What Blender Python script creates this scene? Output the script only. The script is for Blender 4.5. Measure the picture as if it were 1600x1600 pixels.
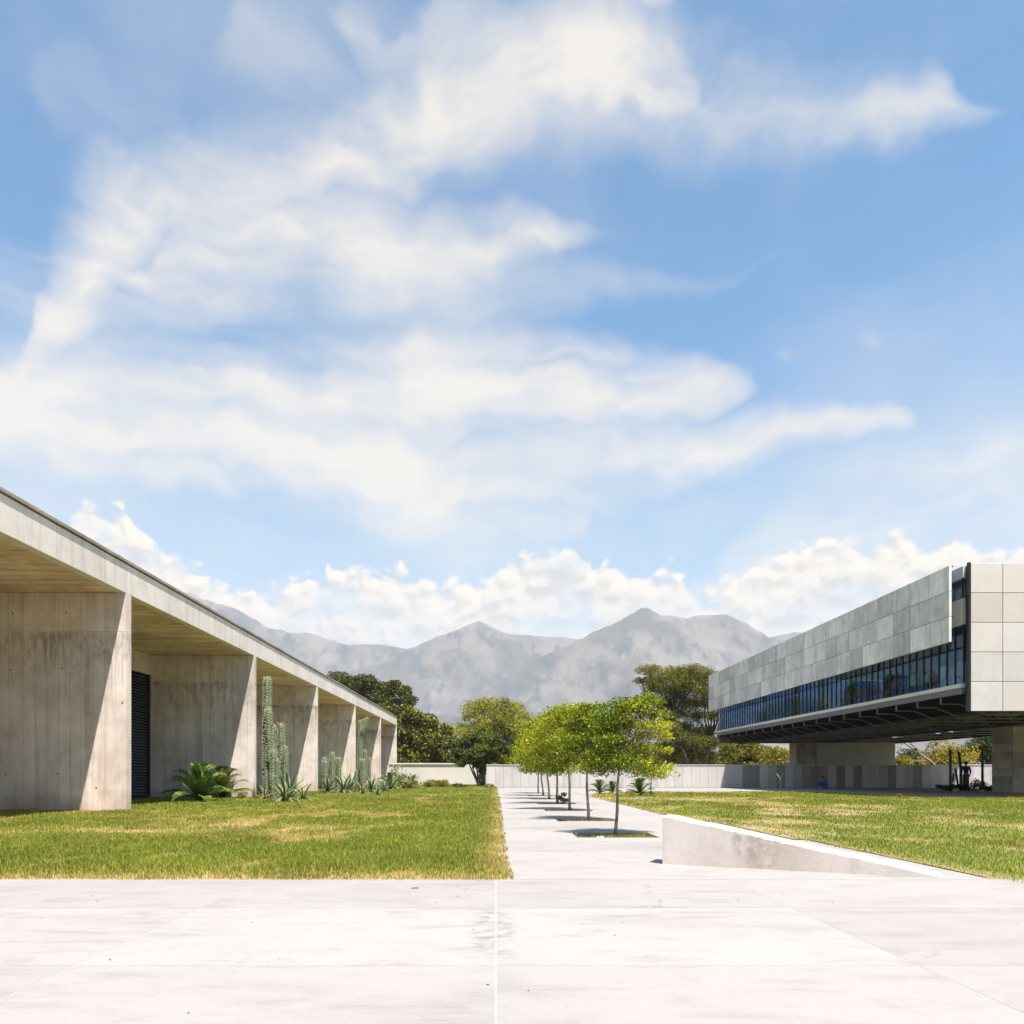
import bpy, bmesh, math, random
import numpy as np
from mathutils import Vector, Matrix, Quaternion, noise as mnoise

for _o in list(bpy.data.objects):
    bpy.data.objects.remove(_o, do_unlink=True)
SC = bpy.context.scene
COL = SC.collection
R = math.radians
random.seed(7)
RNG = np.random.default_rng(11)

# ------------------------------------------------------------------ camera
F = 1200.0            # focal length in pixels of a 1600 px wide frame
VX, VY = 775.0, 1209.0   # vanishing point of the path
EYE = 1.0
cam_d = bpy.data.cameras.new("camera")
cam_d.sensor_width = 36.0
cam_d.lens = 36.0 * F / 1600.0
cam_d.shift_x = (800.0 - VX) / 1600.0
cam_d.shift_y = (VY - 800.0) / 1600.0
cam_d.clip_start = 0.05
cam_d.clip_end = 30000.0
cam = bpy.data.objects.new("camera", cam_d)
cam.location = (0, 0, EYE)
cam.rotation_euler = (R(90), 0, 0)
COL.objects.link(cam)
SC.camera = cam


def at(px, py, Y):
    """a photograph pixel at depth Y -> a point of the place"""
    return Vector(((px - VX) / F * Y, Y, EYE + (VY - py) / F * Y))


# ------------------------------------------------------------------ render settings
SC.render.engine = 'CYCLES'
SC.cycles.use_denoising = True
SC.cycles.max_bounces = 8
SC.cycles.diffuse_bounces = 4
SC.cycles.transparent_max_bounces = 12
SC.view_settings.view_transform = 'Standard'
SC.view_settings.look = 'None'
SC.view_settings.gamma = 1.0
SC.view_settings.use_curve_mapping = False
SC.view_settings.exposure = 2.28

# ------------------------------------------------------------------ sun
SUN = Vector((0.212, -0.36, 1.0)).normalized()
SUN_EL = math.asin(SUN.z)
SUN_AZ = math.atan2(SUN.x, SUN.y)
sl = bpy.data.lights.new("sun", 'SUN')
sl.energy = 2.35
sl.angle = R(0.53)
sl.color = (1.0, 0.932, 0.862)
so = bpy.data.objects.new("sun", sl)
so.rotation_euler = (-SUN).to_track_quat('-Z', 'Y').to_euler()
so.location = (20, -20, 60)
COL.objects.link(so)

# ------------------------------------------------------------------ world: sky and clouds
world = bpy.data.worlds.new("World")
SC.world = world
world.use_nodes = True
NT = world.node_tree
NT.nodes.clear()


class G:
    """small helper to write shader node maths"""
    def __init__(s, nt, dims='3D'):
        s.nt = nt
        s.dims = dims

    def n(s, t, **kw):
        nd = s.nt.nodes.new(t)
        for k, v in kw.items():
            setattr(nd, k, v)
        return nd

    def put(s, sock, v):
        if hasattr(v, 'is_output'):
            s.nt.links.new(v, sock)
        else:
            sock.default_value = v

    def m(s, op, a, b=0.0, c=0.0, clamp=False):
        nd = s.n('ShaderNodeMath', operation=op, use_clamp=clamp)
        s.put(nd.inputs[0], a)
        s.put(nd.inputs[1], b)
        s.put(nd.inputs[2], c)
        return nd.outputs[0]

    def v(s, op, a, b=(0, 0, 0), scale=None):
        nd = s.n('ShaderNodeVectorMath', operation=op)
        s.put(nd.inputs[0], a)
        if op != 'SCALE' and op not in ('LENGTH', 'NORMALIZE'):
            s.put(nd.inputs[1], b)
        if scale is not None:
            s.put(nd.inputs['Scale'], scale)
        return nd.outputs['Value'] if op in ('DOT_PRODUCT', 'LENGTH', 'DISTANCE') else nd.outputs['Vector']

    def rng(s, x, a, b, c=0.0, d=1.0, kind='SMOOTHSTEP'):
        nd = s.n('ShaderNodeMapRange', interpolation_type=kind, clamp=True)
        for i, q in enumerate((x, a, b, c, d)):
            s.put(nd.inputs[i], q)
        return nd.outputs[0]

    def noise(s, vec, scale, detail=4.0, rough=0.55, dist=0.0, lac=2.0, out='Fac'):
        nd = s.n('ShaderNodeTexNoise', noise_dimensions=s.dims)
        s.put(nd.inputs['Vector'], vec)
        nd.inputs['Scale'].default_value = scale
        nd.inputs['Detail'].default_value = detail
        nd.inputs['Roughness'].default_value = rough
        nd.inputs['Lacunarity'].default_value = lac
        nd.inputs['Distortion'].default_value = dist
        return nd.outputs[out]

    def mix(s, f, a, b, blend='MIX'):
        nd = s.n('ShaderNodeMix', data_type='RGBA', blend_type=blend)
        s.put(nd.inputs['Factor'], f)
        s.put(nd.inputs[6], a if hasattr(a, 'is_output') else (*a[:3], 1.0))
        s.put(nd.inputs[7], b if hasattr(b, 'is_output') else (*b[:3], 1.0))
        return nd.outputs[2]

    def xyz(s, x, y, z):
        nd = s.n('ShaderNodeCombineXYZ')
        s.put(nd.inputs[0], x)
        s.put(nd.inputs[1], y)
        s.put(nd.inputs[2], z)
        return nd.outputs[0]

    def sep(s, vec):
        nd = s.n('ShaderNodeSeparateXYZ')
        s.put(nd.inputs[0], vec)
        return nd.outputs


def ae(px, py):
    """pixel -> azimuth and elevation in degrees"""
    x, y, z = (px - VX) / F, 1.0, (VY - py) / F
    return math.degrees(math.atan2(x, y)), math.degrees(math.atan2(z, math.hypot(x, y)))


def build_world():
    g = G(NT, '2D')
    tc = g.n('ShaderNodeTexCoord')
    d = tc.outputs['Generated']
    x, y, z = g.sep(d)[:3]
    A = g.m('MULTIPLY', g.m('ARCTAN2', x, y), 57.2958)
    H = g.m('SQRT', g.m('ADD', g.m('MULTIPLY', x, x), g.m('MULTIPLY', y, y)))
    E = g.m('MULTIPLY', g.m('ARCTAN2', z, H), 57.2958)
    P0 = g.xyz(A, E, 0.0)
    sky = g.n('ShaderNodeTexSky', sky_type='NISHITA', sun_disc=False)
    sky.sun_elevation = SUN_EL
    sky.sun_rotation = SUN_AZ
    sky.altitude = 400.0
    sky.air_density = 1.0
    sky.dust_density = 0.6
    sky.ozone_density = 1.0
    # the blue of this sky: slightly richer than the raw model
    blue = g.mix(1.0, sky.outputs[0], SKY_TINT, 'MULTIPLY')
    # whitening of the air toward the horizon
    hz = g.rng(E, 0.0, 30.0, 0.80, 0.0)
    hz2 = g.m('ADD', hz, 0.0)
    col = g.mix(hz2, blue, HORIZON)

    # --- high thin cloud: brushed strokes
    w1 = g.noise(P0, 0.055, 3.0, 0.55, out='Color')
    w2 = g.noise(P0, 0.21, 5.0, 0.6, out='Color')
    wv = g.v('ADD', g.v('SCALE', g.v('SUBTRACT', w1, (.5, .5, .5)), scale=6.0),
             g.v('SCALE', g.v('SUBTRACT', w2, (.5, .5, .5)), scale=2.2))
    P = g.v('ADD', P0, wv)
    Ax, Ex = g.sep(P)[:2]
    An = g.m('DIVIDE', g.m('ADD', Ax, 60.0), 120.0, clamp=True)
    bands = [   # strength, [(px, py, half thickness in px) along the streak]
        (.98, [(450, 262, 10), (520, 225, 45), (600, 175, 80), (700, 130, 100), (850, 118, 95), (960, 125, 70), (1060, 140, 45), (1120, 148, 8)]),
        (.66, [(760, 120, 10), (900, 130, 70), (1100, 145, 62), (1250, 160, 50), (1400, 152, 40), (1500, 140, 24), (1620, 138, 4)]),
        (.62, [(500, 10, 10), (580, 25, 60), (700, 62, 60), (850, 42, 50), (1000, 12, 40), (1060, 0, 5)]),
        (.93, [(20, 620, 30), (70, 560, 90), (112, 490, 120), (150, 415, 130), (190, 350, 120), (240, 300, 80), (310, 272, 62), (390, 275, 66), (470, 245, 58), (560, 200, 46), (650, 165, 6)]),
        (.80, [(200, 440, 20), (280, 400, 85), (350, 380, 105), (460, 372, 95), (600, 400, 78), (750, 390, 46), (860, 365, 20), (980, 340, 4)]),
        (.50, [(110, 505, 20), (230, 505, 42), (420, 485, 36), (560, 455, 22), (640, 440, 4)]),
        (.74, [(-120, 610, 40), (80, 590, 42), (250, 566, 32), (450, 566, 36), (650, 560, 36), (850, 556, 30), (1000, 546, 14), (1060, 543, 2)]),
        (.96, [(-120, 655, 40), (100, 640, 48), (300, 622, 50), (600, 622, 58), (850, 622, 50), (980, 604, 46), (1070, 604, 34), (1140, 613, 18), (1200, 628, 1)]),
        (.98, [(-120, 695, 50), (150, 698, 46), (400, 704, 58), (560, 728, 78), (700, 738, 82), (850, 726, 64), (1000, 712, 42), (1200, 694, 28), (1380, 682, 15), (1460, 678, 1)]),
        (.88, [(-60, 690, 20), (150, 735, 26), (250, 755, 26), (330, 770, 22), (430, 797, 3)]),
        (.60, [(530, 760, 10), (600, 798, 60), (720, 802, 70), (850, 800, 55), (930, 785, 6)]),
        (.26, [(10, 85, 10), (120, 130, 55), (230, 165, 55), (330, 200, 12)]),
        (.34, [(300, 60, 8), (400, 82, 42), (520, 110, 20)]),
        (.34, [(60, 470, 60), (250, 480, 130), (500, 470, 120), (760, 450, 90), (960, 430, 20)]),
        (.30, [(-120, 760, 90), (300, 790, 90), (700, 800, 80), (1050, 800, 40)]),
        (.75, [(1195, 561, 1), (1235, 562, 10), (1270, 561, 1)]),
        (.50, [(1335, 547, 1), (1366, 544, 13), (1400, 540, 1)]),
        (.70, [(840, 813, 1), (880, 808, 20), (915, 803, 1)]),
        (.66, [(1080, 905, 10), (1250, 850, 60), (1400, 818, 70), (1600, 792, 66), (1850, 780, 60)]),
        (.45, [(270, 815, 5), (360, 845, 30), (480, 868, 5)]),
    ]

    def curve_of(xs, vs, inp, lo, hi):
        fc = g.n('ShaderNodeFloatCurve')
        c = fc.mapping.curves[0]
        pts = [(0.0, lo)] + list(zip(xs, vs)) + [(1.0, hi)]
        c.points[0].location = pts[0]
        c.points[1].location = pts[-1]
        for p in pts[1:-1]:
            c.points.new(*p)
        for p in c.points:
            p.handle_type = 'AUTO_CLAMPED'
        fc.mapping.update()
        g.put(fc.inputs['Value'], inp)
        return fc.outputs[0]

    acc = None
    for st, pts in bands:
        xs, cs, ws = [], [], []
        for px, py, hw in pts:
            a_, e_ = ae(px, py)
            xs.append((a_ + 60) / 120)
            cs.append(e_ / 60)
            ws.append(max(.004, (ae(px, py - hw)[1] - e_) / 12))
        An_i = An
        if acc is not None:   # one band after another keeps the shader's stack small
            An_i = g.m('MULTIPLY_ADD', acc, 1e-9, An)
        cc = curve_of(xs, cs, An_i, cs[0], cs[-1])
        ww = curve_of(xs, ws, An_i, 0.0, 0.0)
        dd = g.m('ABSOLUTE', g.m('SUBTRACT', g.m('DIVIDE', Ex, 60.0), cc))
        wq = g.m('MULTIPLY_ADD', ww, 12.0 / 60.0, 1e-5)
        f = g.rng(dd, g.m('MULTIPLY', wq, .0), g.m('MULTIPLY', wq, 2.5), st, 0.0)
        f = g.m('MULTIPLY', f, g.rng(ww, .004, .07, 0.0, 1.0))
        acc = f if acc is None else g.m('SMOOTH_MAX', acc, f, 0.10)
    # the same kind of cloud, loosely, over the rest of the sky
    other = g.rng(g.m('ABSOLUTE', A), 36.0, 60.0)
    high = g.rng(E, 42.0, 55.0)
    outside = g.m('MAXIMUM', other, high)
    wide = g.v('MULTIPLY', P, (1.0, 1.6, 1.0))
    rest = g.rng(g.noise(wide, 0.035, 5.0, 0.55), .47, .72, 0.0, .8)
    rest = g.m('MULTIPLY', rest, outside)
    acc = g.m('MAXIMUM', g.m('SUBTRACT', acc, 0.03), rest)
    # fibres: long drawn-out noise, bent with the cloud; they fray the edges and streak the bodies
    wf = g.noise(P0, .10, 3.0, .55, out='Color')
    Pf = g.v('ADD', P, g.v('MULTIPLY', g.v('SUBTRACT', wf, (.5, .5, .5)), (5.0, 2.2, 0)))
    fine = g.noise(g.v('MULTIPLY', Pf, (.24, 1.1, 1.0)), .42, 9.0, 0.57)
    fine2 = g.noise(g.v('MULTIPLY', P, (.45, 1.0, 1.0)), .16, 5.0, 0.55)
    soft = g.m('MULTIPLY', acc, g.rng(fine2, .30, .66, .62, 1.18, 'LINEAR'))
    env = g.rng(acc, .0, .55)
    mask = g.m('ADD', soft, g.m('MULTIPLY', g.m('MULTIPLY', g.m('SUBTRACT', fine, .52), .80), env))
    mask = g.m('MULTIPLY', g.m('MINIMUM', g.m('MAXIMUM', mask, 0.0), 1.0), .90)
    # faint milky veil all over
    veil = g.rng(g.noise(wide, .05, 4.0, .5), .35, .8, 0.0, .22)
    veil = g.m('MULTIPLY', veil, g.rng(E, 8.0, 25.0, 1.0, 1.0))
    mask = g.m('SUBTRACT', 1.0, g.m('MULTIPLY', g.m('SUBTRACT', 1.0, mask), g.m('SUBTRACT', 1.0, veil)))
    ccol = g.mix(g.rng(fine2, .3, .7), CLOUD_LO, CLOUD)
    col = g.mix(mask, col, ccol)

    # --- cumulus bank over the mountains
    top = g.n('ShaderNodeFloatCurve')
    cm = top.mapping
    pts = [(-200, 905), (60, 890), (120, 800), (150, 782), (200, 800), (250, 850), (320, 905), (400, 925), (480, 900), (560, 898), (610, 888),
           (650, 905), (720, 908), (790, 880), (840, 868), (890, 852), (925, 878), (980, 888), (1020, 898),
           (1060, 895), (1110, 925), (1150, 905), (1210, 872), (1260, 852), (1330, 848), (1430, 840), (1520, 842), (1560, 880), (1610, 855), (1750, 870)]
    q = []
    for px, py in pts:
        a, e = ae(px, py)
        q.append(((a + 60.0) / 120.0, e / 40.0))
    c = cm.curves[0]
    while len(c.points) > 2:
        c.points.remove(c.points[1])
    c.points[0].location = (0.0, 0.19)
    c.points[1].location = (1.0, 0.20)
    for a, e in q:
        c.points.new(a, e)
    cm.update()
    g.put(top.inputs['Value'], g.m('DIVIDE', g.m('ADD', A, 60.0), 120.0, clamp=True))
    topE = g.m('MULTIPLY', top.outputs[0], 40.0)
    topE = g.m('ADD', topE, g.m('MULTIPLY', g.m('MULTIPLY', g.m('SUBTRACT', g.noise(P0, .06, 3.0, .5), .5), 10.0), other))

    def puff(vec):
        a = g.noise(vec, .40, 5.0, .58, .35)
        vo = g.n('ShaderNodeTexVoronoi', feature='SMOOTH_F1', voronoi_dimensions='2D')
        vo.inputs['Scale'].default_value = .62
        vo.inputs['Smoothness'].default_value = .35
        wv_ = g.v('ADD', vec, g.v('SCALE', g.v('SUBTRACT', g.noise(vec, .8, 3.0, .6, out='Color'), (.5, .5, .5)), scale=1.3))
        g.put(vo.inputs['Vector'], wv_)
        vo2 = g.n('ShaderNodeTexVoronoi', feature='SMOOTH_F1', voronoi_dimensions='2D')
        vo2.inputs['Scale'].default_value = 1.7
        vo2.inputs['Smoothness'].default_value = .35
        g.put(vo2.inputs['Vector'], wv_)
        b = g.m('SUBTRACT', .55, vo.outputs['Distance'])
        b2 = g.m('SUBTRACT', .45, vo2.outputs['Distance'])
        return g.m('ADD', g.m('ADD', g.m('MULTIPLY', g.m('SUBTRACT', a, .5), 3.4), g.m('MULTIPLY', b, 1.5)), g.m('MULTIPLY', b2, .55))

    V0 = g.v('MULTIPLY', P0, (1.0, 1.25, 1.0))
    V1 = g.v('ADD', V0, (.30, .75, 0))
    n0 = puff(V0)
    n1 = puff(V1)
    h = g.m('ADD', g.m('SUBTRACT', topE, E), g.m('MULTIPLY', n0, .95))
    body = g.rng(h, -.05, .9)
    lit = g.rng(g.m('SUBTRACT', n0, n1), -1.1, .75)
    rim = g.rng(h, 0.2, 3.2, .30, 0.0)
    shade = g.m('ADD', g.m('MULTIPLY', lit, .85), rim, clamp=True)
    cu = g.mix(shade, CUMULUS_LO, CUMULUS)
    # lower down the bank melts into the hazy air
    melt = g.rng(g.m('SUBTRACT', topE, E), 1.0, 9.0, 0.97, .55)
    body = g.m('MULTIPLY', body, melt)
    body = g.m('MULTIPLY', body, g.rng(E, -1.0, .5))
    gap = g.rng(g.noise(g.v('MULTIPLY', P0, (.6, 1.0, 1.0)), .22, 4.0, .6), .28, .46, .50, 1.0)
    body = g.m('MULTIPLY', body, gap)
    col = g.mix(body, col, cu)

    bg = g.n('ShaderNodeBackground')
    g.put(bg.inputs['Color'], col)
    bg.inputs['Strength'].default_value = 0.10
    out = g.n('ShaderNodeOutputWorld')
    NT.links.new(bg.outputs[0], out.inputs['Surface'])


SKY_TINT = (.115, .345, .425)
HORIZON = (1.42, 1.56, 1.53)
CLOUD = (2.05, 1.89, 1.65)
CLOUD_LO = (1.92, 1.79, 1.59)
CUMULUS = (2.28, 2.05, 1.72)
CUMULUS_LO = (1.42, 1.32, 1.17)
build_world()
world.cycles.sampling_method = 'MANUAL'
world.cycles.sample_map_resolution = 1024


# ================================================================== helpers
def tag(o, label=None, cat=None, group=None, kind=None):
    if label: o['label'] = label
    if cat: o['category'] = cat
    if group: o['group'] = group
    if kind: o['kind'] = kind
    return o


def empty(name, loc=(0, 0, 0), rz=0.0, **kw):
    o = bpy.data.objects.new(name, None)
    o.empty_display_size = .2
    o.location = loc
    o.rotation_euler = (0, 0, rz)
    COL.objects.link(o)
    return tag(o, **kw)


def link(name, me, parent=None, loc=None, rot=None, scale=None):
    o = bpy.data.objects.new(name, me)
    COL.objects.link(o)
    if parent is not None:
        o.parent = parent
    if loc is not None: o.location = loc
    if rot is not None: o.rotation_euler = rot
    if scale is not None: o.scale = scale
    return o


def copy_tree(o, parent=None):
    c = o.copy()
    COL.objects.link(c)
    c.parent = parent
    for ch in list(o.children):
        copy_tree(ch, c)
    return c


class MB:
    """collects boxes, tubes, sheets into ONE mesh"""
    def __init__(s):
        s.v = []
        s.f = []

    def add(s, vs, fs):
        k = len(s.v)
        s.v += [tuple(p) for p in vs]
        s.f += [tuple(i + k for i in f) for f in fs]
        return s

    def box(s, x0, y0, z0, x1, y1, z1):
        return s.add([(x0, y0, z0), (x1, y0, z0), (x1, y1, z0), (x0, y1, z0), (x0, y0, z1), (x1, y0, z1), (x1, y1, z1), (x0, y1, z1)],
                     [(0, 3, 2, 1), (4, 5, 6, 7), (0, 1, 5, 4), (1, 2, 6, 5), (2, 3, 7, 6), (3, 0, 4, 7)])

    def bbox(s, x0, y0, z0, x1, y1, z1, b):
        """box with chamfered edges"""
        bm = bmesh.new()
        r = bmesh.ops.create_cube(bm, size=1.0)
        for v in bm.verts:
            v.co = Vector(((x0 + x1) / 2 + v.co.x * (x1 - x0), (y0 + y1) / 2 + v.co.y * (y1 - y0), (z0 + z1) / 2 + v.co.z * (z1 - z0)))
        bmesh.ops.bevel(bm, geom=list(bm.edges), offset=b, segments=1, affect='EDGES', profile=.5)
        bm.verts.index_update()
        s.add([v.co for v in bm.verts], [[v.index for v in f.verts] for f in bm.faces])
        bm.free()
        return s

    def prism(s, poly, axis, a, b):
        """polygon (2-D) pushed along an axis from a to b"""
        n = len(poly)
        def p3(p, t):
            return {'x': (t, p[0], p[1]), 'y': (p[0], t, p[1]), 'z': (p[0], p[1], t)}[axis]
        vs = [p3(p, a) for p in poly] + [p3(p, b) for p in poly]
        fs = [tuple(range(n))[::-1], tuple(range(n, 2 * n))]
        fs += [(i, (i + 1) % n, n + (i + 1) % n, n + i) for i in range(n)]
        return s.add(vs, fs)

    def tube(s, pts, rad, n=6, cap=True):
        pts = [Vector(p) for p in pts]
        rs = rad if hasattr(rad, '__len__') else [rad] * len(pts)
        vs, fs = [], []
        up = Vector((0.31, 0.17, 0.93)).normalized()
        prev = None
        for i, p in enumerate(pts):
            a = pts[max(i - 1, 0)]
            b = pts[min(i + 1, len(pts) - 1)]
            t = (b - a)
            t = t.normalized() if t.length > 1e-9 else Vector((0, 0, 1))
            if prev is None:
                u = t.orthogonal().normalized()
            else:
                u = (prev - t * prev.dot(t))
                u = u.normalized() if u.length > 1e-6 else t.orthogonal().normalized()
            prev = u
            w = t.cross(u)
            for k in range(n):
                an = 2 * math.pi * k / n
                vs.append(p + (u * math.cos(an) + w * math.sin(an)) * rs[i])
        for i in range(len(pts) - 1):
            for k in range(n):
                fs.append((i * n + k, i * n + (k + 1) % n, (i + 1) * n + (k + 1) % n, (i + 1) * n + k))
        if cap:
            fs.append(tuple(range(n))[::-1])
            fs.append(tuple((len(pts) - 1) * n + k for k in range(n)))
        return s.add(vs, fs)

    def mesh(s, name, mat, smooth=False):
        me = bpy.data.meshes.new(name)
        me.from_pydata(s.v, [], s.f)
        if mat is not None:
            for m_ in (mat if isinstance(mat, (list, tuple)) else [mat]):
                me.materials.append(m_)
        if smooth:
            me.polygons.foreach_set('use_smooth', [True] * len(me.polygons))
        me.update()
        return me

    def build(s, name, mat, parent=None, smooth=False, loc=None, rot=None):
        return link(name, s.mesh(name, mat, smooth), parent, loc, rot)


def array_mesh(name, verts, polys, cols=None, mat=None, smooth=False):
    """verts (n,3); polys: list of int arrays (m,k); cols (n,3) -> colour attribute 'col'"""
    me = bpy.data.meshes.new(name)
    verts = np.ascontiguousarray(verts, dtype=np.float32)
    me.vertices.add(len(verts))
    me.vertices.foreach_set('co', verts.ravel())
    loops = np.concatenate([p.ravel() for p in polys]).astype(np.int32)
    sizes = np.concatenate([np.full(len(p), p.shape[1], np.int32) for p in polys])
    starts = np.concatenate([[0], np.cumsum(sizes)[:-1]]).astype(np.int32)
    me.loops.add(len(loops))
    me.loops.foreach_set('vertex_index', loops)
    me.polygons.add(len(sizes))
    me.polygons.foreach_set('loop_start', starts)
    try:
        me.polygons.foreach_set('loop_total', sizes)
    except Exception:
        pass
    if smooth:
        me.polygons.foreach_set('use_smooth', np.ones(len(sizes), bool))
    me.update(calc_edges=True)
    if cols is not None:
        at_ = me.attributes.new('col', 'FLOAT_COLOR', 'POINT')
        c4 = np.ones((len(verts), 4), np.float32)
        c4[:, :3] = cols
        at_.data.foreach_set('color', c4.ravel())
    if mat is not None:
        me.materials.append(mat)
    me.validate()
    return me


_LAT = RNG.random((256, 256)).astype(np.float64)


def vnoise(x, y):
    xi = np.floor(x).astype(int)
    yi = np.floor(y).astype(int)
    fx = x - xi
    fy = y - yi
    fx = fx * fx * (3 - 2 * fx)
    fy = fy * fy * (3 - 2 * fy)
    g = lambda a, b: _LAT[a & 255, b & 255]
    return (g(xi, yi) * (1 - fx) + g(xi + 1, yi) * fx) * (1 - fy) + (g(xi, yi + 1) * (1 - fx) + g(xi + 1, yi + 1) * fx) * fy


def fbm(x, y, oct=4, gain=.5):
    a, s, t = 1.0, 0.0, 0.0
    for k in range(oct):
        s = s + a * vnoise(x + 17.3 * k, y + 9.1 * k)
        t += a
        a *= gain
        x = x * 2.03
        y = y * 2.03
    return s / t


# ================================================================== materials
def new_mat(name):
    m = bpy.data.materials.new(name)
    m.use_nodes = True
    m.node_tree.nodes.clear()
    g = G(m.node_tree)
    out = g.n('ShaderNodeOutputMaterial')
    return m, g, out


def principled(g, out, col, rough=.8, metal=0.0, spec=.4, normal=None):
    b = g.n('ShaderNodeBsdfPrincipled')
    g.put(b.inputs['Base Color'], col if hasattr(col, 'is_output') else (*col[:3], 1.0))
    g.put(b.inputs['Roughness'], rough)
    b.inputs['Metallic'].default_value = metal
    b.inputs['Specular IOR Level'].default_value = spec
    if normal is not None:
        g.put(b.inputs['Normal'], normal)
    g.nt.links.new(b.outputs[0], out.inputs['Surface'])
    return b


def bump(g, h, strength=.3, dist=.01):
    nd = g.n('ShaderNodeBump')
    nd.inputs['Strength'].default_value = strength
    nd.inputs['Distance'].default_value = dist
    g.put(nd.inputs['Height'], h)
    return nd.outputs[0]


def mat_plain(name, col, rough=.6, metal=0.0, spec=.4, var=.12, scale=8.0):
    m, g, out = new_mat(name)
    pos = g.n('ShaderNodeNewGeometry').outputs['Position']
    n = g.noise(pos, scale, 4.0, .6)
    f = g.rng(n, .3, .7, 1.0 - var, 1.0 + var, 'LINEAR')
    c = g.v('SCALE', (*col[:3],), scale=f)
    principled(g, out, c, rough, metal, spec)
    return m


def mat_concrete(name, base, dark, stain=.4, streak=.4, tone=0.0, rough=.86, seam=None, pits=True, warm=None, horiz=False, boards=None, bump_s=.25, pinkish=None, blotch=None):
    """cast concrete: clouds of tone, vertical run marks, pores. tone: per-piece brightness spread"""
    m, g, out = new_mat(name)
    pos = g.n('ShaderNodeNewGeometry').outputs['Position']
    oi = g.n('ShaderNodeObjectInfo')
    rnd = oi.outputs['Random']
    off = g.v('SCALE', (37.0, 11.0, 23.0), scale=rnd) if tone else (0, 0, 0)
    p = g.v('ADD', pos, off)
    big = g.noise(p, .55, 4.0, .6)
    mid = g.noise(p, 2.6, 5.0, .62)
    fine = g.noise(p, 38.0, 4.0, .65)
    st_scale = (.35, 4.0, 4.0) if horiz else (5.0, 5.0, .22)
    sv = g.v('MULTIPLY', p, st_scale)
    stv = g.noise(sv, 1.0, 5.0, .62)
    f = g.m('MULTIPLY', g.rng(big, .35, .68), stain)
    f = g.m('ADD', f, g.m('MULTIPLY', g.rng(mid, .42, .75), stain * .7))
    f = g.m('ADD', f, g.m('MULTIPLY', g.rng(stv, .48, .74), streak), clamp=True)
    col = g.mix(f, base, dark)
    if blotch:   # one old damp patch on the face
        bd = g.v('LENGTH', g.v('SUBTRACT', pos, blotch[0]))
        bf = g.m('MULTIPLY', g.rng(g.m('ADD', bd, g.m('MULTIPLY', g.m('SUBTRACT', mid, .5), .35)), blotch[1] * .75, blotch[1] * 1.1, 1.0, 0.0), g.rng(g.noise(p, 9.0, 5.0, .7), .35, .65))
        col = g.mix(g.m('MULTIPLY', bf, .55), col, (.20, .165, .14))
    if warm:
        col = g.mix(g.rng(g.noise(p, .9, 3.0, .6), .5, .75, 0, .6), col, warm)
    if seam is not None:
        # drip stains hanging under the pour line, their length different from place to place
        z = g.sep(pos)[2]
        thin = g.noise(g.v('MULTIPLY', pos, (7.5, 7.5, .05)), 1.0, 4.0, .7)
        wob = g.noise(pos, 1.3, 3.0, .6)
        reach = g.m('ADD', g.m('MULTIPLY', g.rng(thin, .45, .72), 2.4), g.m('MULTIPLY', wob, .5))
        below = g.m('SUBTRACT', seam, z)
        dr = g.m('MULTIPLY', g.rng(below, -.02, .05), g.rng(g.m('DIVIDE', below, g.m('MAXIMUM', reach, .05)), .15, 1.0, 1.0, 0.0))
        dr = g.m('MULTIPLY', dr, g.rng(g.noise(g.v('MULTIPLY', pos, (9, 9, 1.2)), 1.0, 4.0, .6), .34, .62))
        dr = g.m('MULTIPLY', dr, g.rng(g.noise(g.v('MULTIPLY', pos, (.9, .37, .9)), 1.0, 3.0, .55), .42, .62))
        smear = g.m('MULTIPLY', g.rng(below, -.02, .1), g.rng(g.m('ADD', below, g.m('MULTIPLY', g.noise(g.v('MULTIPLY', pos, (1.6, .6, .5)), 1.0, 5.0, .65), -2.6)), -1.1, .25, .55, 0.0))
        smear = g.m('MULTIPLY', smear, g.rng(g.noise(g.v('MULTIPLY', pos, (6, 6, 2.2)), 1.0, 5.0, .7), .38, .66))
        col = g.mix(smear, col, (.20, .16, .115))
        col = g.mix(g.m('MULTIPLY', dr, .62), col, (.125, .095, .065))
        # soil splash near the ground
        spl = g.m('MULTIPLY', g.rng(g.m('ADD', z, g.m('MULTIPLY', wob, -.5)), -.25, .35, 1.0, 0.0), .5)
        col = g.mix(spl, col, (.36, .24, .17))
    ff = g.rng(fine, .25, .75, .90, 1.08, 'LINEAR')
    if pinkish:
        wn = g.n('ShaderNodeTexWhiteNoise', noise_dimensions='1D')
        g.put(wn.inputs['W'], g.m('MULTIPLY', rnd, 91.7))
        col = g.mix(g.rng(wn.outputs['Value'], .35, .9, 0, .75), col, pinkish)
    if boards:   # each shuttering board left its own tone
        wb = g.n('ShaderNodeTexWhiteNoise', noise_dimensions='1D')
        g.put(wb.inputs['W'], g.m('FLOOR', g.m('DIVIDE', g.sep(pos)[boards[0]], boards[1])))
        ff = g.m('MULTIPLY', ff, g.rng(wb.outputs['Value'], 0, 1, 1.0 - boards[2], 1.0 + boards[2], 'LINEAR'))
        fr_ = g.m('FRACT', g.m('DIVIDE', g.sep(pos)[boards[0]], boards[1]))
        ff = g.m('MULTIPLY', ff, g.rng(g.m('ABSOLUTE', g.m('SUBTRACT', fr_, .5)), .46, .5, 1.0, .72, 'LINEAR'))
    if tone:
        ff = g.m('MULTIPLY', ff, g.rng(rnd, 0, 1, 1.0 - tone, 1.0 + tone, 'LINEAR'))
    col = g.v('SCALE', col, scale=ff)
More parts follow.
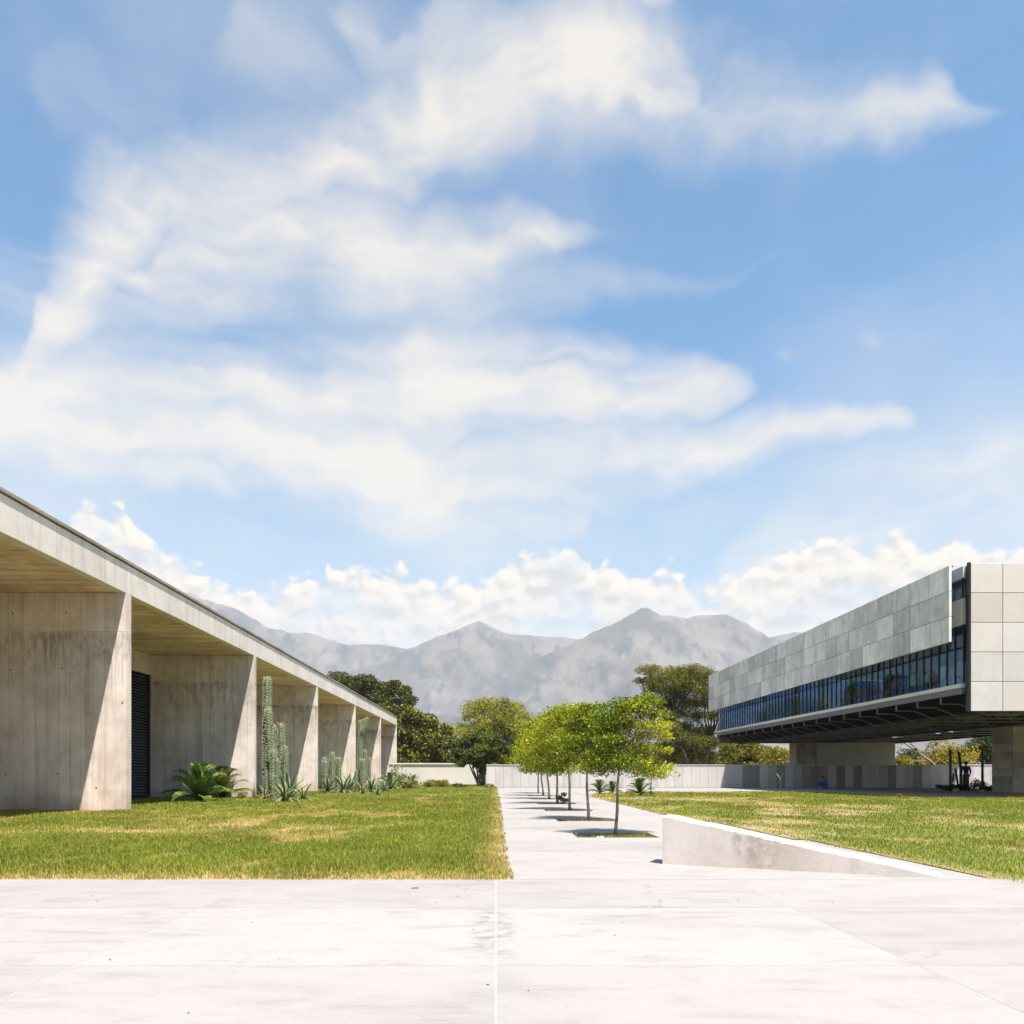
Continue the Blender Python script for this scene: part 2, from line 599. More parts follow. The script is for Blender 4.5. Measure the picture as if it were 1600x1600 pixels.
    if pits:
        pt = g.n('ShaderNodeTexVoronoi')
        pt.inputs['Scale'].default_value = 9.0
        g.put(pt.inputs['Vector'], p)
        hole = g.m('MULTIPLY', g.rng(pt.outputs['Distance'], .03, .055, 1.0, 0.0), g.rng(mid, .5, .6))
        col = g.mix(g.m('MULTIPLY', hole, .55), col, (.08, .07, .06))
    nrm = bump(g, g.m('ADD', fine, g.m('MULTIPLY', mid, 2.0)), bump_s, .006)
    principled(g, out, col, rough, 0.0, .25, nrm)
    return m


def mat_paving(name):
    m, g, out = new_mat(name)
    pos = g.n('ShaderNodeNewGeometry').outputs['Position']
    rnd = g.n('ShaderNodeObjectInfo').outputs['Random']
    p = g.v('ADD', pos, g.v('SCALE', (31.0, 17.0, 3.0), scale=rnd))
    br = g.noise(g.v('MULTIPLY', p, (1.6, 5.0, 1.0)), 1.0, 8.0, .70)      # broom strokes across the slab
    big = g.noise(g.v('MULTIPLY', pos, (.5, 1.0, 1.0)), .55, 5.0, .6)
    mid = g.noise(p, 3.2, 5.0, .65)
    fine = g.noise(p, 70.0, 3.0, .6)
    f = g.m('ADD', g.m('MULTIPLY', g.rng(br, .46, .78), .62), g.m('MULTIPLY', g.rng(big, .48, .72), .42))
    f = g.m('ADD', f, g.m('MULTIPLY', g.rng(mid, .52, .8), .3), clamp=True)
    col = g.mix(f, (.306, .285, .271), (.190, .174, .163))
    col = g.mix(g.rng(g.noise(p, .8, 4.0, .6), .52, .75, 0, .5), col, (.268, .240, .226))
    # old wet smears beside the middle joint, and a few hairline cracks
    px_, py_ = g.sep(pos)[0], g.sep(pos)[1]
    sm_ = g.m('MULTIPLY', g.rng(g.m('ABSOLUTE', g.m('ADD', px_, .03)), .05, .20, 1.0, 0.0), g.rng(g.m('ABSOLUTE', g.m('SUBTRACT', py_, 5.0)), .5, 1.1, 1.0, 0.0))
    sm_ = g.m('MULTIPLY', sm_, g.rng(g.noise(g.v('MULTIPLY', pos, (7.0, 9.0, 1.0)), 1.0, 5.0, .65), .42, .68))
    col = g.mix(g.m('MULTIPLY', sm_, .65), col, (.13, .122, .11))
    cr = g.n('ShaderNodeTexVoronoi', feature='DISTANCE_TO_EDGE')
    cr.inputs['Scale'].default_value = .42
    g.put(cr.inputs['Vector'], g.v('ADD', p, g.v('SCALE', g.noise(p, 1.7, 5.0, .65, out='Color'), scale=.9)))
    ck = g.m('MULTIPLY', g.rng(cr.outputs['Distance'], .0, .0045, 1.0, 0.0), g.rng(g.noise(p, .55, 3.0, .5), .52, .60))
    col = g.mix(g.m('MULTIPLY', ck, .55), col, (.10, .09, .08))
    # small dark flecks
    vo = g.n('ShaderNodeTexVoronoi')
    vo.inputs['Scale'].default_value = 2.2
    g.put(vo.inputs['Vector'], p)
    fl = g.m('MULTIPLY', g.rng(vo.outputs['Distance'], 0.016, .03, 1.0, 0.0), .35)
    col = g.mix(fl, col, (.14, .11, .09))
    col = g.v('SCALE', col, scale=g.m('MULTIPLY', g.rng(fine, .25, .75, .93, 1.06, 'LINEAR'), g.rng(rnd, 0, 1, .93, 1.04, 'LINEAR')))
    nrm = bump(g, g.m('ADD', fine, g.m('MULTIPLY', br, 2.5)), .25, .004)
    principled(g, out, col, .82, 0.0, .3, nrm)
    return m


def mat_leaf(name, trans=.35, rough=.55, spec=.25, tint=(1.0, 1.0, 1.0), ttint=(1.25, 1.15, .45)):
    """leaf blades coloured one by one, letting some light through"""
    m, g, out = new_mat(name)
    a = g.n('ShaderNodeAttribute', attribute_name='col')
    c = g.mix(1.0, a.outputs['Color'], tint, 'MULTIPLY')
    b = g.n('ShaderNodeBsdfPrincipled')
    g.put(b.inputs['Base Color'], c)
    b.inputs['Roughness'].default_value = rough
    b.inputs['Specular IOR Level'].default_value = spec
    t = g.n('ShaderNodeBsdfTranslucent')
    g.put(t.inputs['Color'], g.mix(1.0, c, ttint, 'MULTIPLY'))
    mx = g.n('ShaderNodeMixShader')
    mx.inputs[0].default_value = trans
    g.nt.links.new(b.outputs[0], mx.inputs[1])
    g.nt.links.new(t.outputs[0], mx.inputs[2])
    g.nt.links.new(mx.outputs[0], out.inputs['Surface'])
    return m


def mat_bark(name, a, b):
    m, g, out = new_mat(name)
    pos = g.n('ShaderNodeNewGeometry').outputs['Position']
    n = g.noise(g.v('MULTIPLY', pos, (14, 14, 3)), 1.0, 5.0, .65)
    principled(g, out, g.mix(g.rng(n, .35, .65), a, b), .9, 0, .2, bump(g, n, .6, .01))
    return m


def mat_ground(name, cols, scale=1.2, attr=False):
    m, g, out = new_mat(name)
    pos = g.n('ShaderNodeNewGeometry').outputs['Position']
    n = g.noise(pos, scale, 7.0, .65)
    n2 = g.noise(pos, scale * 17, 5.0, .65)
    if attr:
        c = g.n('ShaderNodeAttribute', attribute_name='col').outputs['Color']
        c = g.mix(g.rng(n2, .45, .75, 0, .6), c, cols[1])
    else:
        c = g.mix(g.rng(n, .35, .65), cols[0], cols[1])
    c = g.v('SCALE', c, scale=g.rng(n2, .25, .75, .7, 1.25, 'LINEAR'))
    principled(g, out, c, .95, 0, .1, bump(g, n2, .8, .02))
    return m


def mat_glass(name, tint):
    """blue tinted plate glass: part mirror, part clear"""
    m, g, out = new_mat(name)
    lw = g.n('ShaderNodeFresnel')
    lw.inputs['IOR'].default_value = 1.45
    gl = g.n('ShaderNodeBsdfGlossy')
    gl.inputs['Roughness'].default_value = .02
    gl.inputs['Color'].default_value = (.55, .66, .75, 1)
    tr = g.n('ShaderNodeBsdfTransparent')
    tr.inputs['Color'].default_value = tint
    mx = g.n('ShaderNodeMixShader')
    g.put(mx.inputs[0], g.m('MULTIPLY', lw.outputs[0], .38))
    g.nt.links.new(tr.outputs[0], mx.inputs[1])
    g.nt.links.new(gl.outputs[0], mx.inputs[2])
    g.nt.links.new(mx.outputs[0], out.inputs['Surface'])
    return m


M = {}
M['pier'] = mat_concrete('pier_concrete', (.78, .685, .625), (.45, .37, .315), .50, .62, seam=4.76, warm=(.56, .45, .37), boards=(0, .305, .045))
M['fascia'] = mat_concrete('fascia_concrete', (.76, .695, .65), (.52, .46, .42), .40, .60, bump_s=.15)
M['cap'] = mat_concrete('cap_concrete', (.36, .31, .26), (.20, .165, .13), .6, .3)
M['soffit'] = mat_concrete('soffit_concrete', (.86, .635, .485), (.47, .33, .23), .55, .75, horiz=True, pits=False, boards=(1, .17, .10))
M['panel'] = mat_concrete('panel_concrete', (.57, .545, .53), (.46, .43, .41), .5, .25, tone=.12, pits=False, pinkish=(.49, .43, .405))
M['clad'] = mat_concrete('cladding_concrete', (.70, .68, .66), (.45, .435, .42), .62, .75, tone=.21, pits=False)
M['block'] = mat_concrete('block_concrete', (.46, .41, .35), (.29, .255, .215), .6, .45, tone=.20)
M['wall'] = mat_concrete('wall_concrete', (.50, .472, .445), (.40, .372, .345), .40, .45, tone=.10, pits=False)
M['wall_b'] = mat_concrete('wall_concrete_grey', (.42, .39, .355), (.30, .275, .25), .4, .4, tone=.14, pits=False)
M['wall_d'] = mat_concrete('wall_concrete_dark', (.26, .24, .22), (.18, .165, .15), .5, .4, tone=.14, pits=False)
M['white'] = mat_concrete('whitewashed_concrete', (.62, .575, .54), (.50, .46, .43), .35, .35, pits=False)
M['bench'] = mat_concrete('low_wall_concrete', (.64, .57, .515), (.42, .36, .315), .45, .60, pits=True, blotch=((2.78, 8.05, .25), .30), warm=(.47, .385, .32))
M['paving'] = mat_paving('paving_concrete')
M['joint'] = mat_plain('joint_mortar', (.36, .345, .333), .9, var=.08)
M['steel'] = mat_plain('dark_steel', (.045, .048, .055), .45, .4, .5)
M['steel_g'] = mat_plain('grey_steel', (.13, .135, .145), .5, .3, .5)
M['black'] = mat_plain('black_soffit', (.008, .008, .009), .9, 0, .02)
M['sill'] = mat_plain('pale_sill', (.62, .57, .51), .7)
M['mullion'] = mat_plain('mullion_metal', (.022, .024, .028), .4, .5)
M['glass'] = mat_glass('tinted_glass', (.72, .85, .92, 1))
M['glass_r'] = mat_glass('deep_blue_glass', (.17, .36, .55, 1))
M['louvre'] = mat_plain('louvre_metal', (.045, .043, .045), .45, .5)
M['interior'] = mat_plain('interior_wall', (.22, .20, .18), .8)
M['ceiling'] = mat_plain('interior_ceiling', (.13, .105, .085), .8)
M['lattice'] = mat_plain('lattice_steel', (.22, .205, .195), .8, 0, .1)
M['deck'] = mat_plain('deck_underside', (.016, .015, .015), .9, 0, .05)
M['beam'] = mat_plain('beam_paint', (.05, .05, .052), .7, 0, .2)
M['bark'] = mat_bark('grey_bark', (.17, .125, .10), (.30, .235, .20))
M['bark_d'] = mat_bark('dark_bark', (.045, .035, .028), (.10, .075, .055))
M['leaf'] = mat_leaf('leaf', .38)
M['leaf_d'] = mat_leaf('dark_leaf', .22)
M['grass'] = mat_leaf('grass_blade', .38, .6, .15, ttint=(1.1, 1.1, .5))
M['fleshy'] = mat_leaf('fleshy_leaf', .06, .5, .3)
M['lawn'] = mat_ground('lawn_soil', ((.12, .14, .03), (.17, .15, .06)), 1.0, attr=True)
M['earth'] = mat_ground('dry_earth', ((.20, .17, .08), (.13, .13, .045)), .08)
M['gravel'] = mat_ground('pink_gravel', ((.40, .30, .245), (.28, .215, .17)), 3.0)
M['soil'] = mat_ground('dark_soil', ((.075, .06, .042), (.15, .12, .085)), 6.0)
M['cactus'] = mat_leaf('cactus_skin', 0.0, .6, .2)
M['spine'] = mat_plain('cactus_spine', (.62, .58, .44), .7)
M['skin'] = mat_plain('skin', (.30, .17, .11), .55)
M['hair'] = mat_plain('hair', (.012, .010, .010), .5)
M['blue'] = mat_plain('blue_cloth', (.02, .085, .42), .8)
M['blue_d'] = mat_plain('blue_paint', (.035, .055, .14), .5)
M['navy'] = mat_plain('navy_cloth', (.012, .014, .025), .85)
M['shoe'] = mat_plain('shoe', (.35, .30, .28), .7)
M['pink'] = mat_plain('pink_plastic', (.75, .20, .19), .45)
M['lime'] = mat_plain('pale_green_plastic', (.80, .86, .62), .45)
M['chrome'] = mat_plain('chair_leg', (.55, .57, .58), .35, .6)
M['stone'] = mat_plain('pale_stone', (.42, .36, .32), .9)
M['rock'] = None


def part(mb, name, mat, parent, smooth=False, **kw):
    """mesh written in world coordinates, hung under a thing whose Empty stands somewhere"""
    o = mb.build(name, mat, parent, smooth)
    top = parent
    if parent.parent is None:
        o.location = -Vector(parent.location)
    return tag(o, **kw)


# ================================================================== the ground
def xr(Y):
    """edge between path and right lawn"""
    pts = [(-10, 5.6), (3, 5.2), (5, 4.95), (7, 4.8), (8.4, 4.7), (9.5, 4.68), (12, 4.58), (13.5, 4.48), (16, 4.40), (18.5, 4.12), (20, 4.05), (34.5, 4.2), (60, 4.2)]
    for (a, x0), (b, x1) in zip(pts[:-1], pts[1:]):
        if Y <= b:
            return x0 + (x1 - x0) * (Y - a) / (b - a)
    return pts[-1][1]


TREE_Y = [12.76, 16.9, 21.4, 26.0, 30.7, 35.2, 39.8]
TREE_X = [1.97, 2.04, 2.06, 2.09, 2.13, 2.17, 2.2]
PITS = [(1.28 + .03 * i, y - .72, 2.57 + .03 * i, y + .30) for i, y in enumerate(TREE_Y)]

MB().add([(-9000, -300, -.06), (9000, -300, -.06), (9000, 9000, -.06), (-9000, 9000, -.06)], [(0, 1, 2, 3)]).build('ground', M['earth']).__setitem__('kind', 'structure')

def rect_minus(x0, y0, x1, y1, holes):
    """split a rectangle into cells that leave the holes open"""
    xs = sorted({x0, x1, *[min(max(h[i], x0), x1) for h in holes for i in (0, 2)]})
    ys = sorted({y0, y1, *[min(max(h[i], y0), y1) for h in holes for i in (1, 3)]})
    out = []
    for a, b in zip(xs[:-1], xs[1:]):
        for c, d in zip(ys[:-1], ys[1:]):
            mx, my = (a + b) / 2, (c + d) / 2
            if not any(h[0] < mx < h[2] and h[1] < my < h[3] for h in holes):
                out.append((a, c, b, d))
    return out


mb = MB()
for a, c, b, d in [(-22, -8, .3, 7.26), (.1, 7.26, 5.3, 8.0)] + rect_minus(.3, -8, 5.9, 7.26, []) + rect_minus(.1, 8.0, 4.9, 54.4, PITS):
    mb.add([(a, c, -.0015), (b, c, -.0015), (b, d, -.0015), (a, d, -.0015)], [(0, 1, 2, 3)])
plaza = tag(mb.build('plaza', M['joint']), kind='structure')


def slab(cells, x0, y0, x1, y1, g=.0045, clip=None):
    """one cast slab: top, chamfer-less rim, 7 mm proud of the joint bed"""
    mb = MB()
    for a, c, b, d in cells:
        a2, c2 = (a + g if a == x0 else a), (c + g if c == y0 else c)
        b2, d2 = (b - g if b == x1 else b), (d - g if d == y1 else d)
        bl, br = b2, b2
        if clip and b == x1:
            bl, br = clip(c2), clip(d2)
        mb.add([(a2, c2, -.13), (bl, c2, -.13), (br, d2, -.13), (a2, d2, -.13), (a2, c2, 0), (bl, c2, 0), (br, d2, 0), (a2, d2, 0)],
               [(4, 5, 6, 7), (0, 1, 5, 4), (1, 2, 6, 5), (2, 3, 7, 6), (3, 0, 4, 7)])
    return mb


rows = [-6.3, -4.6, -2.88, -1.16, .56, 2.28, 4.0, 5.72, 7.25]
cols = [-19.8 + 2.2 * i for i in range(10)]
for c, d in zip(rows[:-1], rows[1:]):
    for a in cols[:9]:
        slab([(a, c, a + 2.2, d)], a, c, a + 2.2, d).build('paving_slab', M['paving'], plaza)
    for a, b in ((0.0, 2.2), (2.2, 5.0)):
        slab([(a, c, b, d)], a, c, b, d, clip=(lambda Y: xr(Y) + .34) if b == 5.0 else None).build('paving_slab', M['paving'], plaza)
prow = [7.25, 9.9] + [11.3 + 2.3 * i for i in range(19)]
prow[-1] = 54.3
for c, d in zip(prow[:-1], prow[1:]):
    hs = [h for h in PITS if h[1] < d and h[3] > c]
    slab(rect_minus(.12, c, 4.8, d, hs), .12, c, 4.8, d, g=.006, clip=lambda Y: xr(Y) + (.34 if Y < 33 else .03)).build('paving_slab', M['paving'], plaza)
# far walkway in front of the boundary wall
walk = tag(MB().add([(4.2, 37.2, -.0015), (40, 42.0, -.0015), (40, 54.4, -.0015), (4.2, 54.4, -.0015)], [(0, 1, 2, 3)]).build('walkway', M['joint']), kind='structure')
for i in range(12):
    a = 4.25 + 3.0 * i
    for c, d in ((37.6 + .133 * (a - 4.2) * .9, 46.0), (46.0, 54.3)):
        slab([(a, c, a + 3, d)], a, c, a + 3, d, g=.008).build('paving_slab', M['paving'], walk)

# soil in the tree pits
mb = MB()
for (a, c, b, d) in PITS:
    nx, ny = 14, 8
    k = len(mb.v)
    for j in range(ny + 1):
        for i in range(nx + 1):
            mb.v.append((a - .02 + (b - a + .04) * i / nx, c - .02 + (d - c + .04) * j / ny, -.055 + random.uniform(-.012, .03)))
    for j in range(ny):
        for i in range(nx):
            q = k + j * (nx + 1) + i
            mb.f.append((q, q + 1, q + nx + 2, q + nx + 1))
tag(mb.build('soil_bed', M['soil'], smooth=True), kind='structure')


# ---------------------------------------------------------------- lawns
def dry_left(x, y):
    d = fbm(x * .75 + 5, y * .32 + 3, 4)
    d2 = fbm(x * 2.3, y * 1.1 + 31, 3)
    v = np.clip((d - .57) * 4.0 + (d2 - .5) * 2.6, 0, .8)
    edge = np.clip((7.85 - y) / .65, 0, 1) * (.42 + .8 * fbm(x * 3, y * 3 + 50, 3))
    side = np.clip((x + .32) / .42, 0, 1) * (.25 + .9 * fbm(x * 2, y * 1.3 + 80, 3))
    bare = np.exp(-(((x + 6.0) / 2.2) ** 2 + ((y - 13.2) / .9) ** 2)) * 1.4 + np.exp(-(((x + 3.2) / 1.2) ** 2 + ((y - 14.5) / .5) ** 2)) * .7 + np.exp(-(((x + 8.0) / 2.5) ** 2 + ((y - 17.5) / 1.0) ** 2)) * .6
    return np.clip(np.maximum(v * .85, np.maximum(edge, side)) + bare * fbm(x * 1.7, y * 2.2 + 7, 3), 0, 1)


def dry_right(x, y):
    d = fbm(x * .33 + 40, y * .20 + 11, 4)
    d2 = fbm(x * 1.3 + 3, y * .7 + 61, 3)
    v = np.clip((d - .47) * 3.0 + (d2 - .5) * 2.4, 0, .8)
    side = np.clip((xrv(y) + .35 - x) / .35, 0, 1) * .5
    return np.clip(np.maximum(v * .9, side), 0, 1)


def xrv(y):
    ys = np.array([-10, 3, 5, 7, 8.4, 9.5, 12, 13.5, 16, 18.5, 20, 34.5, 60])
    xs = np.array([5.6, 5.2, 4.95, 4.8, 4.7, 4.68, 4.58, 4.48, 4.40, 4.12, 4.05, 4.2, 4.2])
    return np.interp(y, ys, xs)


def far_edge(x):
    """where the right lawn ends against walkway and gravel"""
    return np.interp(x, [4.0, 4.3, 5.2, 8, 15.5, 17.2, 18.3, 19.5, 23.5, 40], [34.4, 34.6, 38.2, 41.6, 42.0, 39.0, 32.0, 31.2, 34.0, 36.0])


GREEN_G = np.array((.13, .155, .032))
DRY_G = np.array((.40, .29, .17))


def lawn_grid(name, xs, ys, inside, dryf):
    X, Y = np.meshgrid(xs, ys, indexing='ij')
    V = np.stack([X, Y, np.where(Y < 7.245, -.006, .012 + .02 * (fbm(X * .8, Y * .8, 3) - .5))], -1).reshape(-1, 3)
    nx, ny = len(xs), len(ys)
    I = (np.arange(nx - 1)[:, None] * ny + np.arange(ny - 1)[None, :]).ravel()
    Q = np.stack([I, I + ny, I + ny + 1, I + 1], 1)
    cx = V[Q][:, :, 0].mean(1)
    cy = V[Q][:, :, 1].mean(1)
    Q = Q[inside(cx, cy)]
    d = dryf(V[:, 0], V[:, 1])[:, None]
    C = GREEN_G * (1 - d) + DRY_G * d
    me = array_mesh(name, V, [Q], C, M['lawn'], True)
    return tag(link(name, me), kind='structure')


lawn_grid('lawn_left', np.arange(-30, .121, .12), np.concatenate([[7.243], np.arange(7.5, 70.0, .25)]), lambda x, y: (x < .12) & ~((x < -9.9) & (y > 76)), dry_left)
lawn_grid('lawn_right', np.arange(3.9, 40, .2), np.arange(2.0, 43, .2), lambda x, y: (x > xrv(y)) & (y < far_edge(x)), dry_right)
mb = MB()
gp = [(17.0, 40.0), (17.6, 34.0), (18.6, 31.3), (21, 32.2), (24, 34.2), (40, 36.2), (40, 43.0), (20.5, 42.6)]
mb.add([(x, y, .022) for x, y in gp], [tuple(range(len(gp)))])
tag(mb.build('gravel_bed', M['gravel']), kind='structure')


def blades(name, pos, h, w, col_base, col_tip, lean=.55, label=None):
    n = len(pos)
    an = RNG.uniform(0, 2 * np.pi, n)
    dx, dy = np.cos(an), np.sin(an)
    la = RNG.uniform(0, 2 * np.pi, n)
    lm = RNG.beta(1.6, 2.2, n) * lean * 1.6
    lx, ly = np.cos(la) * lm * h, np.sin(la) * lm * h
    wx, wy = dx * w / 2, dy * w / 2
    x, y, z = pos[:, 0], pos[:, 1], pos[:, 2]
    V = np.empty((n, 5, 3), np.float32)
    V[:, 0] = np.stack([x - wx, y - wy, z], 1)
    V[:, 1] = np.stack([x + wx, y + wy, z], 1)
    mx, my, mz = x + lx * .38, y + ly * .38, z + h * .58
    V[:, 2] = np.stack([mx + wx * .8, my + wy * .8, mz], 1)
    V[:, 3] = np.stack([mx - wx * .8, my - wy * .8, mz], 1)
    V[:, 4] = np.stack([x + lx, y + ly, z + h * (1 - .35 * lm)], 1)
    I = np.arange(n)[:, None] * 5
    C = np.empty((n, 5, 3), np.float32)
    C[:, :2] = col_base[:, None]
    C[:, 2:4] = (col_base * .45 + col_tip * .55)[:, None]
    C[:, 4] = col_tip
    me = array_mesh(name, V.reshape(-1, 3), [I + np.array([[0, 1, 2, 3]]), I + np.array([[3, 2, 4]])], C.reshape(-1, 3), M['grass'])
    o = link(name, me)
    return tag(o, label, 'grass', kind='stuff')


def grass_cols(d, n):
    u = RNG.random((n, 1))
    green = np.array((.118, .186, .025)) * (1 - u) + np.array((.355, .360, .066)) * u
    green = green * (1 - .25 * RNG.random((n, 1)) * np.array((0, 0, 1.0)))
    straw = np.array((.58, .44, .18)) * (1 - u) + np.array((.45, .32, .11)) * u
    yel = np.array((.40, .36, .06))
    p = RNG.random((n, 1))
    dd = d[:, None]
    isdry = (p < dd * .85 + .05)
    mid = (p < dd * 1.2 + .17) & ~isdry
    tip = np.where(isdry, straw, np.where(mid, yel, green))
    base = np.where(isdry, straw * .8, green * .8)
    k = RNG.uniform(.75, 1.2, (n, 1))
    return base * k, tip * k


def scatter(zones, inside, dryf, thin=.66):
    P = []
    for (x0, x1, y0, y1, dens) in zones:
        n = int((x1 - x0) * (y1 - y0) * dens)
        P.append(np.stack([RNG.uniform(x0, x1, n), RNG.uniform(y0, y1, n)], 1))
    P = np.concatenate(P)
    P = P[inside(P[:, 0], P[:, 1])]
    d = dryf(P[:, 0], P[:, 1])
    P = P[RNG.random(len(P)) > d * thin]
    d = dryf(P[:, 0], P[:, 1])
    return P, d


def piers_free(x, y):
    f = np.ones(len(x), bool)
    for yp in PIER_Y:
        f &= ~((y > yp - .31) & (y < yp + .03) & (x < -9.78))
    return f


PIER_Y = [9.6, 20.63, 31.4, 42.3, 53.7, 65.5, 75.9]
frustum = lambda x, y: (np.abs(x) < .70 * y + 1.2)
zl = [(-9.6, .24, 7.16, 9.2, 4000), (-11.8, .22, 9.2, 12.5, 2600), (-13.8, .2, 12.5, 20, 1200), (-13.8, .18, 20, 32, 420), (-13.8, .12, 32, 69, 120)]
P, d = scatter(zl, lambda x, y: (x > -.66 * y - 3.4) & piers_free(x, y) & (y > 7.16 + .13 * fbm(x * 2.6, y * 0 + 71, 4)) & (x < .09 + .11 * fbm(y * 3.1, x * 0 + 3, 4)), dry_left)
n = len(P)
far = np.clip((P[:, 1] - 9) / 25, 0, 1)
h = RNG.uniform(.035, .095, n) * (1 - .55 * d) * (.75 + .6 * fbm(P[:, 0] * 1.4, P[:, 1] * 1.4 + 20, 3)) * (1 + .15 * far)
w = RNG.uniform(.005, .010, n) * (1 + 2.2 * far)
b, t = grass_cols(d, n)
clump = (.72 + .62 * fbm(P[:, 0] * 1.1 + 3, P[:, 1] * .8 + 9, 4))[:, None]
b, t = b * clump, t * clump
blades('grass', np.column_stack([P, np.full(n, .005)]), h, w, b, t, label='short green and straw coloured grass of the left lawn')
zr = [(4.6, 9.4, 3.0, 8, 900), (4.2, 12.2, 8, 12, 800), (4.0, 16.4, 12, 18, 420), (4.0, 23.6, 18, 28, 230), (4.0, 30, 28, 43, 150)]
P, d = scatter(zr, lambda x, y: (x < .71 * y + 3.6) & (x > xrv(y) - .03 - .06 * fbm(y * 2.1, x * 0 + 9, 3)) & (y < far_edge(x) + .1), dry_right)
n = len(P)
far = np.clip((P[:, 1] - 9) / 25, 0, 1)
h = RNG.uniform(.025, .06, n) * (1 - .4 * d) * (1 + .5 * far)
w = RNG.uniform(.006, .010, n) * (1 + 3.0 * far)
b, t = grass_cols(d, n)
clump = (.72 + .62 * fbm(P[:, 0] * .7 + 13, P[:, 1] * .4 + 5, 4))[:, None]
b, t = b * clump, t * clump
blades('grass', np.column_stack([P, np.full(n, .008)]), h, w, b, t, label='mown green and yellowing grass of the right lawn')
# turf in the tree pits
for (a, c, b_, d_), dens in zip(PITS, (1500, 1300, 500, 300, 200, 150, 120)):
    n = int(dens * (b_ - a) * (d_ - c))
    P = np.stack([RNG.uniform(a + .02, b_ - .02, n), RNG.uniform(c + .02, d_ - .02, n)], 1)
    P = P[(P[:, 0] > a + .35 * (1 + .6 * fbm(P[:, 1] * 3, P[:, 0] * 3, 2)) - .2)]
    n = len(P)
    b, t = grass_cols(np.full(n, .35), n)
    blades('pit_grass', np.column_stack([P, np.full(n, -.04)]), RNG.uniform(.025, .06, n), RNG.uniform(.006, .011, n), b, t, label='thin turf growing in the square pits of the tree row')

# ================================================================== left building
LB = empty('concrete_building', (-14, 45, 0), label='long low grey concrete building with deep open bays between fin walls', cat='building')
XF = -9.8
for i, yp in enumerate(PIER_Y):
    p = part(MB().box(-14.0, yp + .012, -.3, XF - .002, yp + .30, 5.80), 'pier', M['pier'], LB)
    xs = [-14.0, -12.9, -11.57, XF]
    zs = [-.3, 4.76, 5.80]
    for a, b in zip(xs[:-1], xs[1:]):
        for c, d in zip(zs[:-1], zs[1:]):
            part(MB().bbox(a + .004, yp - .006, c + (.004 if c > 0 else 0), b - (.004 if b < XF else 0), yp + .03, d - .003, .004), 'panel', M['pier'], p)
    if 0 < i < 5:
        hb = MB()
        for px, py in ((31, 962), (113, 961), (27, 1049), (107, 1047), (171, 1023), (19.7, 1210), (99.2, 1209), (159.3, 1231), (199.5, 1100)):
            q = at(px, py, 20.63)
            jx, jz = random.uniform(-.12, .12) * (i > 1), random.uniform(-.2, .2) * (i > 1)
            hb.tube([(q.x + jx, yp - .0085, q.z + jz), (q.x + jx, yp + .01, q.z + jz)], .022, 8)
        tag(part(hb, 'tie_hole_disc', M['black'], p), kind='stuff')  # black discs on the face stand in for the shade inside holes
ys = [5.0] + [y + .15 for y in PIER_Y[1:]]
ys[-1] = 76.25
bays = [5.0, 20.78, 31.55, 42.45, 53.85, 65.65, 76.22]
for a, b in zip(bays[:-1], bays[1:]):
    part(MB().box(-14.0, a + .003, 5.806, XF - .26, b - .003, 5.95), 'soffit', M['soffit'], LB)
    part(MB().bbox(XF - .25, a + .003, 5.79, XF, b - .003, 6.555, .006), 'fascia', M['fascia'], LB)
    part(MB().bbox(XF - .42, a + .002, 6.585, XF + .045, b - .002, 6.665, .006), 'roof_cap', M['cap'], LB)
part(MB().box(XF - .4, 5.0, 6.557, XF - .03, 76.2, 6.583), 'cap_bed', M['steel'], LB)
part(MB().box(-24, 5.0, 5.955, XF - .43, 76.2, 6.55), 'roof', M['cap'], LB)
part(MB().box(-14.35, 5.0, -.3, -14.005, 22.3, 5.80), 'back_wall', M['pier'], LB)
part(MB().box(-14.35, 22.3, 5.12, -14.005, 31.39, 5.80), 'back_wall', M['pier'], LB)
part(MB().box(-14.35, 31.71, -.3, -14.005, 76.2, 5.80), 'back_wall', M['pier'], LB)
part(MB().box(-24, 76.0, -.3, -14.36, 76.22, 5.94), 'end_wall', M['pier'], LB)
door = part(MB().box(-14.2, 22.3, .02, -14.15, 31.38, 5.0), 'louvre_door', M['black'], LB)
part(MB().bbox(-14.14, 22.3, 5.0, -13.96, 31.38, 5.115, .006), 'lintel', M['sill'], door)
for y0 in (22.3, 25.3, 28.3, 31.26):
    part(MB().box(-14.14, y0, .02, -13.985, y0 + .11, 4.995), 'frame', M['louvre'], door)
part(MB().box(-14.14, 22.42, .02, -13.99, 31.25, .12), 'frame', M['louvre'], door)
sm = MB()
sm.add([(-.075, 0, .05), (.065, 0, -.035), (.065, 8.6, -.035), (-.075, 8.6, .05), (-.075, 0, .058), (.065, 0, -.022), (.065, 8.6, -.022), (-.075, 8.6, .058)],
       [(0, 3, 2, 1), (4, 5, 6, 7), (0, 1, 5, 4), (1, 2, 6, 5), (2, 3, 7, 6), (3, 0, 4, 7)])
sme = sm.mesh('slat', M['steel_g'])
for k in range(42):
    link('slat', sme, door, (-14.065, 22.5, .20 + k * .1135))

LB.location.y -= .29

# ================================================================== right building
RB = empty('elevated_building', (26, 47, 0), label='long grey building raised on piers with panel cladding over a window strip', cat='building')
Y0, Y1 = 30.3, 64.6
XG, XC, XE = 18.6, 17.88, 33.3
ZB, ZT = 3.47, 9.31
rw = (ZT - ZB) / 5
